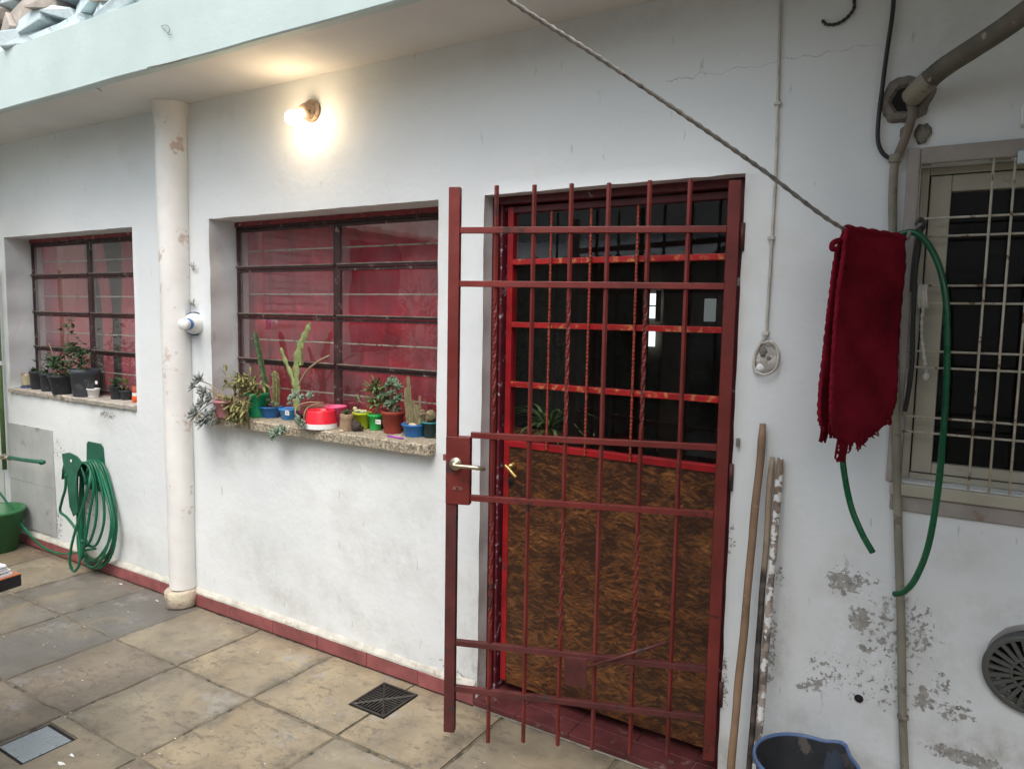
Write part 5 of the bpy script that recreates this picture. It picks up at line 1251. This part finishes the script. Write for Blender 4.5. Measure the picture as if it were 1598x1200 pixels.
m.build('foliage', LF_M, t); st_.build('stem', STEM, t)
# terracotta
t, p, k, H, rt = pot(613,675,SZ,35,27,34, TERC, 'terracotta_pot', 'brick red pot with blue-green jade plant, tallest pot on the sill')
m = MB(); st_ = MB()
for (x,y,n_) in ((606,605,3),(614,596,4),(620,608,3),(601,622,4),(606,634,4),(618,628,4),(624,618,3),(610,617,3),(616,640,3)):
    for q in range(n_): rosette(m, onY(x+rg.uniform(-4,4), y+rg.uniform(-4,4), p.y+rg.uniform(-.03,.02)), .026, 9, (rg.uniform(-.6,.6),-.6,.8), .5, rg)
    st_.tube(smooth_path([p+Vector((0,0,H)), onY((x+613)/2,(y+645)/2,p.y), onY(x,y,p.y)], 4), .004, 6)
m.build('foliage', LF_J, t); st_.build('stem', STEM, t)
# blue bowl of cacti
t, p, k, H, rt = pot(647,678,SZ,39,30,19, BLUE, 'cactus_bowl', 'shallow blue bowl with a cluster of brownish cacti near the sill end', soil=.9)
for (x0,y0,x1,y1,r_) in ((638,662,634,606,.011),(643,664,637,588,.0085),(652,665,650,632,.010),(657,664,660,640,.010),(646,664,645,625,.008),(664,664,668,650,.007),(656,650,655,618,.006)):
    column_cactus(t, [onY(x0,y0-2,p.y), onY((x0+x1)/2,(y0+y1)/2,p.y), onY(x1,y1,p.y)], r_, 5, CAC_B)
MB().ball(onY(644,663,p.y-.025), .012, 10, 8, (1.9,1,.7), .2, 1).build('pebble', PEBB, t)
# dark teal pot
t, p, k, H, rt = pot(672,679,SZ,28,22,24, TEAL, 'dark_teal_pot', 'dark teal pot with a round spiny cactus in the right corner of the sill')
MB().ball(p+Vector((.0,.0,H+.022)), .026, 16, 10, (1,1,1.15), .25, 6).build('cactus', CAC_B, t)
MB().lathe([(rt*1.0,H*.92),(rt*1.10,H*.93),(rt*1.10,H*1.0),(rt*.95,H*1.01)], p, 28).build('rim', TEALR, t)
MB().tube(smooth_path([p+Vector((-.04,-.02,H)), p+Vector((-.035,-.03,H+.03)), p+Vector((0,-.03,H+.04)), p+Vector((.03,-.03,H+.035))], 5), .0022, 5).build('root', STEM, t)
tag(MB().ball(onZ(679,684,SZ)+Vector((-.0,.01,.009)), .012, 10, 8, (1,.9,.9), .5, 9).build('dark_pebble', LAVA), 'small dark pebble at the right end of the plant sill', 'pebble')
# purple clip
pg = thing('plastic_peg', onZ(617,681,SZ), 'purple plastic clothes peg lying in front of the brick red pot', 'peg')
a = onZ(606,680,SZ+.004); b = onZ(629,684,SZ+.004)
MB().tube([a, a*.5+b*.5, b], [.0045,.0035,.004], 5).build('jaw', PURP, pg); MB().tube([a+Vector((0,-.006,0)), b+Vector((0,-.004,.001))], [.0035,.004], 5).build('jaw', PURP, pg)

# sill 1
p = onZ(43,605,SZ1); k = mpp(p); p.y = max(p.y, .03)
t = thing('tin_can', p, 'old tin can with a torn yellow label, leftmost on the far sill', 'tin can')
MB().lathe([(0,0),(.033,0),(.033,.100),(.031,.100),(.031,.02),(0,.02)], p+Vector((0,0,.001)), 22).build('can', mat('rusty_tin', (.30,.24,.18), .5, .3, 12, .3, metal=.3), t)
MB().lathe([(.0338,.02),(.0338,.085)], p+Vector((0,0,.001)), 22).build('wrapper', mat('yellowed_label', (.42,.38,.24), .8), t)
MB().lathe([(0,0),(.040,0),(.043,.010),(.035,.012)], p+Vector((0,0,.0)), 22).build('dish', mat('deep_blue_plastic', (.02,.08,.22), .4), t)
for i, (bx, by, wt, wb, h, lb) in enumerate(((58,608,21,17,28,'small black nursery pot beside the tin can'),(74,611,21,17,28,'small black nursery pot, second from the tin can'),(96,616,37,26,30,'wide black pot holding a leafy rose bush'))):
    t, p, k, H, rt = pot(bx,by,SZ1,wt,wb,h, BPOT, 'nursery_pot', lb, group='black pots on the far sill' if False else None)
    if i == 2:
        m = MB(); st_ = MB()
        for (cx_,cy_,sx_,sy_,n_) in ((88,565,20,14,110),(108,545,10,12,30),(125,548,10,16,55),(104,510,12,14,20),(100,575,28,8,60)):
            for q in range(n_):
                c = onY(cx_+rg.gauss(0,.55)*sx_, cy_+rg.gauss(0,.55)*sy_, p.y+rg.uniform(-.06,.03)); m.leaf(c, (rg.uniform(-1,1),rg.uniform(-1,.4),rg.uniform(-.5,.6)), rg.uniform(.030,.048), rg.uniform(.018,.026))
        for (x,y) in ((78,560),(108,500),(104,530),(125,545),(90,550),(76,535),(112,560)): st_.tube(smooth_path([p+Vector((0,0,H)), onY((x+97)/2,(y+590)/2,p.y), onY(x,y,p.y)], 4), .0028, 5)
        m.build('foliage', LF_D, t); st_.build('stem', STEM, t)
    else:
        m = MB()
        for q in range(14): m.leaf(p+Vector((rg.uniform(-.02,.02),rg.uniform(-.03,.01),H)), (rg.uniform(-1,1),rg.uniform(-1,.3),rg.uniform(.2,1)), .035, .014)
        m.build('foliage', LF_D, t)
t, p, k, H, rt = pot(133,620,SZ1,44,35,43, GPOT, 'nursery_pot', 'large dusty dark grey pot, biggest on the far sill')
m = MB(); st_ = MB()
for q in range(40):
    c = onY(128+rg.gauss(0,8), 566+rg.gauss(0,8), p.y+rg.uniform(-.05,.03)); m.leaf(c, (rg.uniform(-1,1),rg.uniform(-1,.3),rg.uniform(-.4,.8)), .042, .022)
for q in range(5): st_.tube(smooth_path([p+Vector((0,0,H)), onY(130+q*2,578,p.y), onY(116+q*6,550,p.y)], 4), .003, 5)
m.build('foliage', LF_D, t); st_.build('stem', STEM, t)
lb = onY(150,597,p.y-rt-.002); MB().box((lb.x-.012,lb.y,lb.z-.010),(lb.x+.012,lb.y+.002,lb.z+.010)).build('sticker', LBL, t)
t, p, k, H, rt = pot(146,621,SZ1,19,15,14, WHITE, 'plastic_cup', 'small white plastic cup in front of the large grey pot', soil=0)
t, p, k, H, rt = pot(183,618,SZ1,24,18,20, BPOT, 'nursery_pot', 'small dark pot with round leaves by the pink curtain gap')
m = MB()
for q in range(22): m.leaf(p+Vector((rg.uniform(-.04,.04),rg.uniform(-.03,.02),H+rg.uniform(0,.04))), (rg.uniform(-1,1),rg.uniform(-1,.3),rg.uniform(-.2,.8)), .04, .026)
m.build('foliage', LF_D, t)
t, p, k, H, rt = pot(197,618,SZ1,18,14,14, BPOT, 'nursery_pot', 'tiny dark pot with pale yellow leaves, last pot on the far sill')
m = MB()
for q in range(14): m.leaf(p+Vector((rg.uniform(-.01,.02),rg.uniform(-.02,.02),H+rg.uniform(0,.05))), (rg.uniform(-.6,.8),rg.uniform(-1,.3),rg.uniform(.2,1)), .035, .02)
m.build('foliage', LF_Y, t)
p = onZ(208,628,SZ1); k = mpp(p); p.y += .02
t = thing('orange_jar', p, 'small orange jar with white label at the right end of the far sill', 'jar')
MB().lathe([(0,0),(6*k,0),(6.2*k,9*k),(5.6*k,10*k)], p+Vector((0,0,.001)), 18).build('jar', ORNG, t)
MB().lathe([(5.8*k,10*k),(5.8*k,15*k)], p+Vector((0,0,.001)), 18).build('wrapper', WHITE, t)
MB().lathe([(6*k,15*k),(6*k,25*k),(0,25*k)], p+Vector((0,0,.001)), 18).build('cap', mat('rust_red_cap', (.35,.06,.03), .5), t)
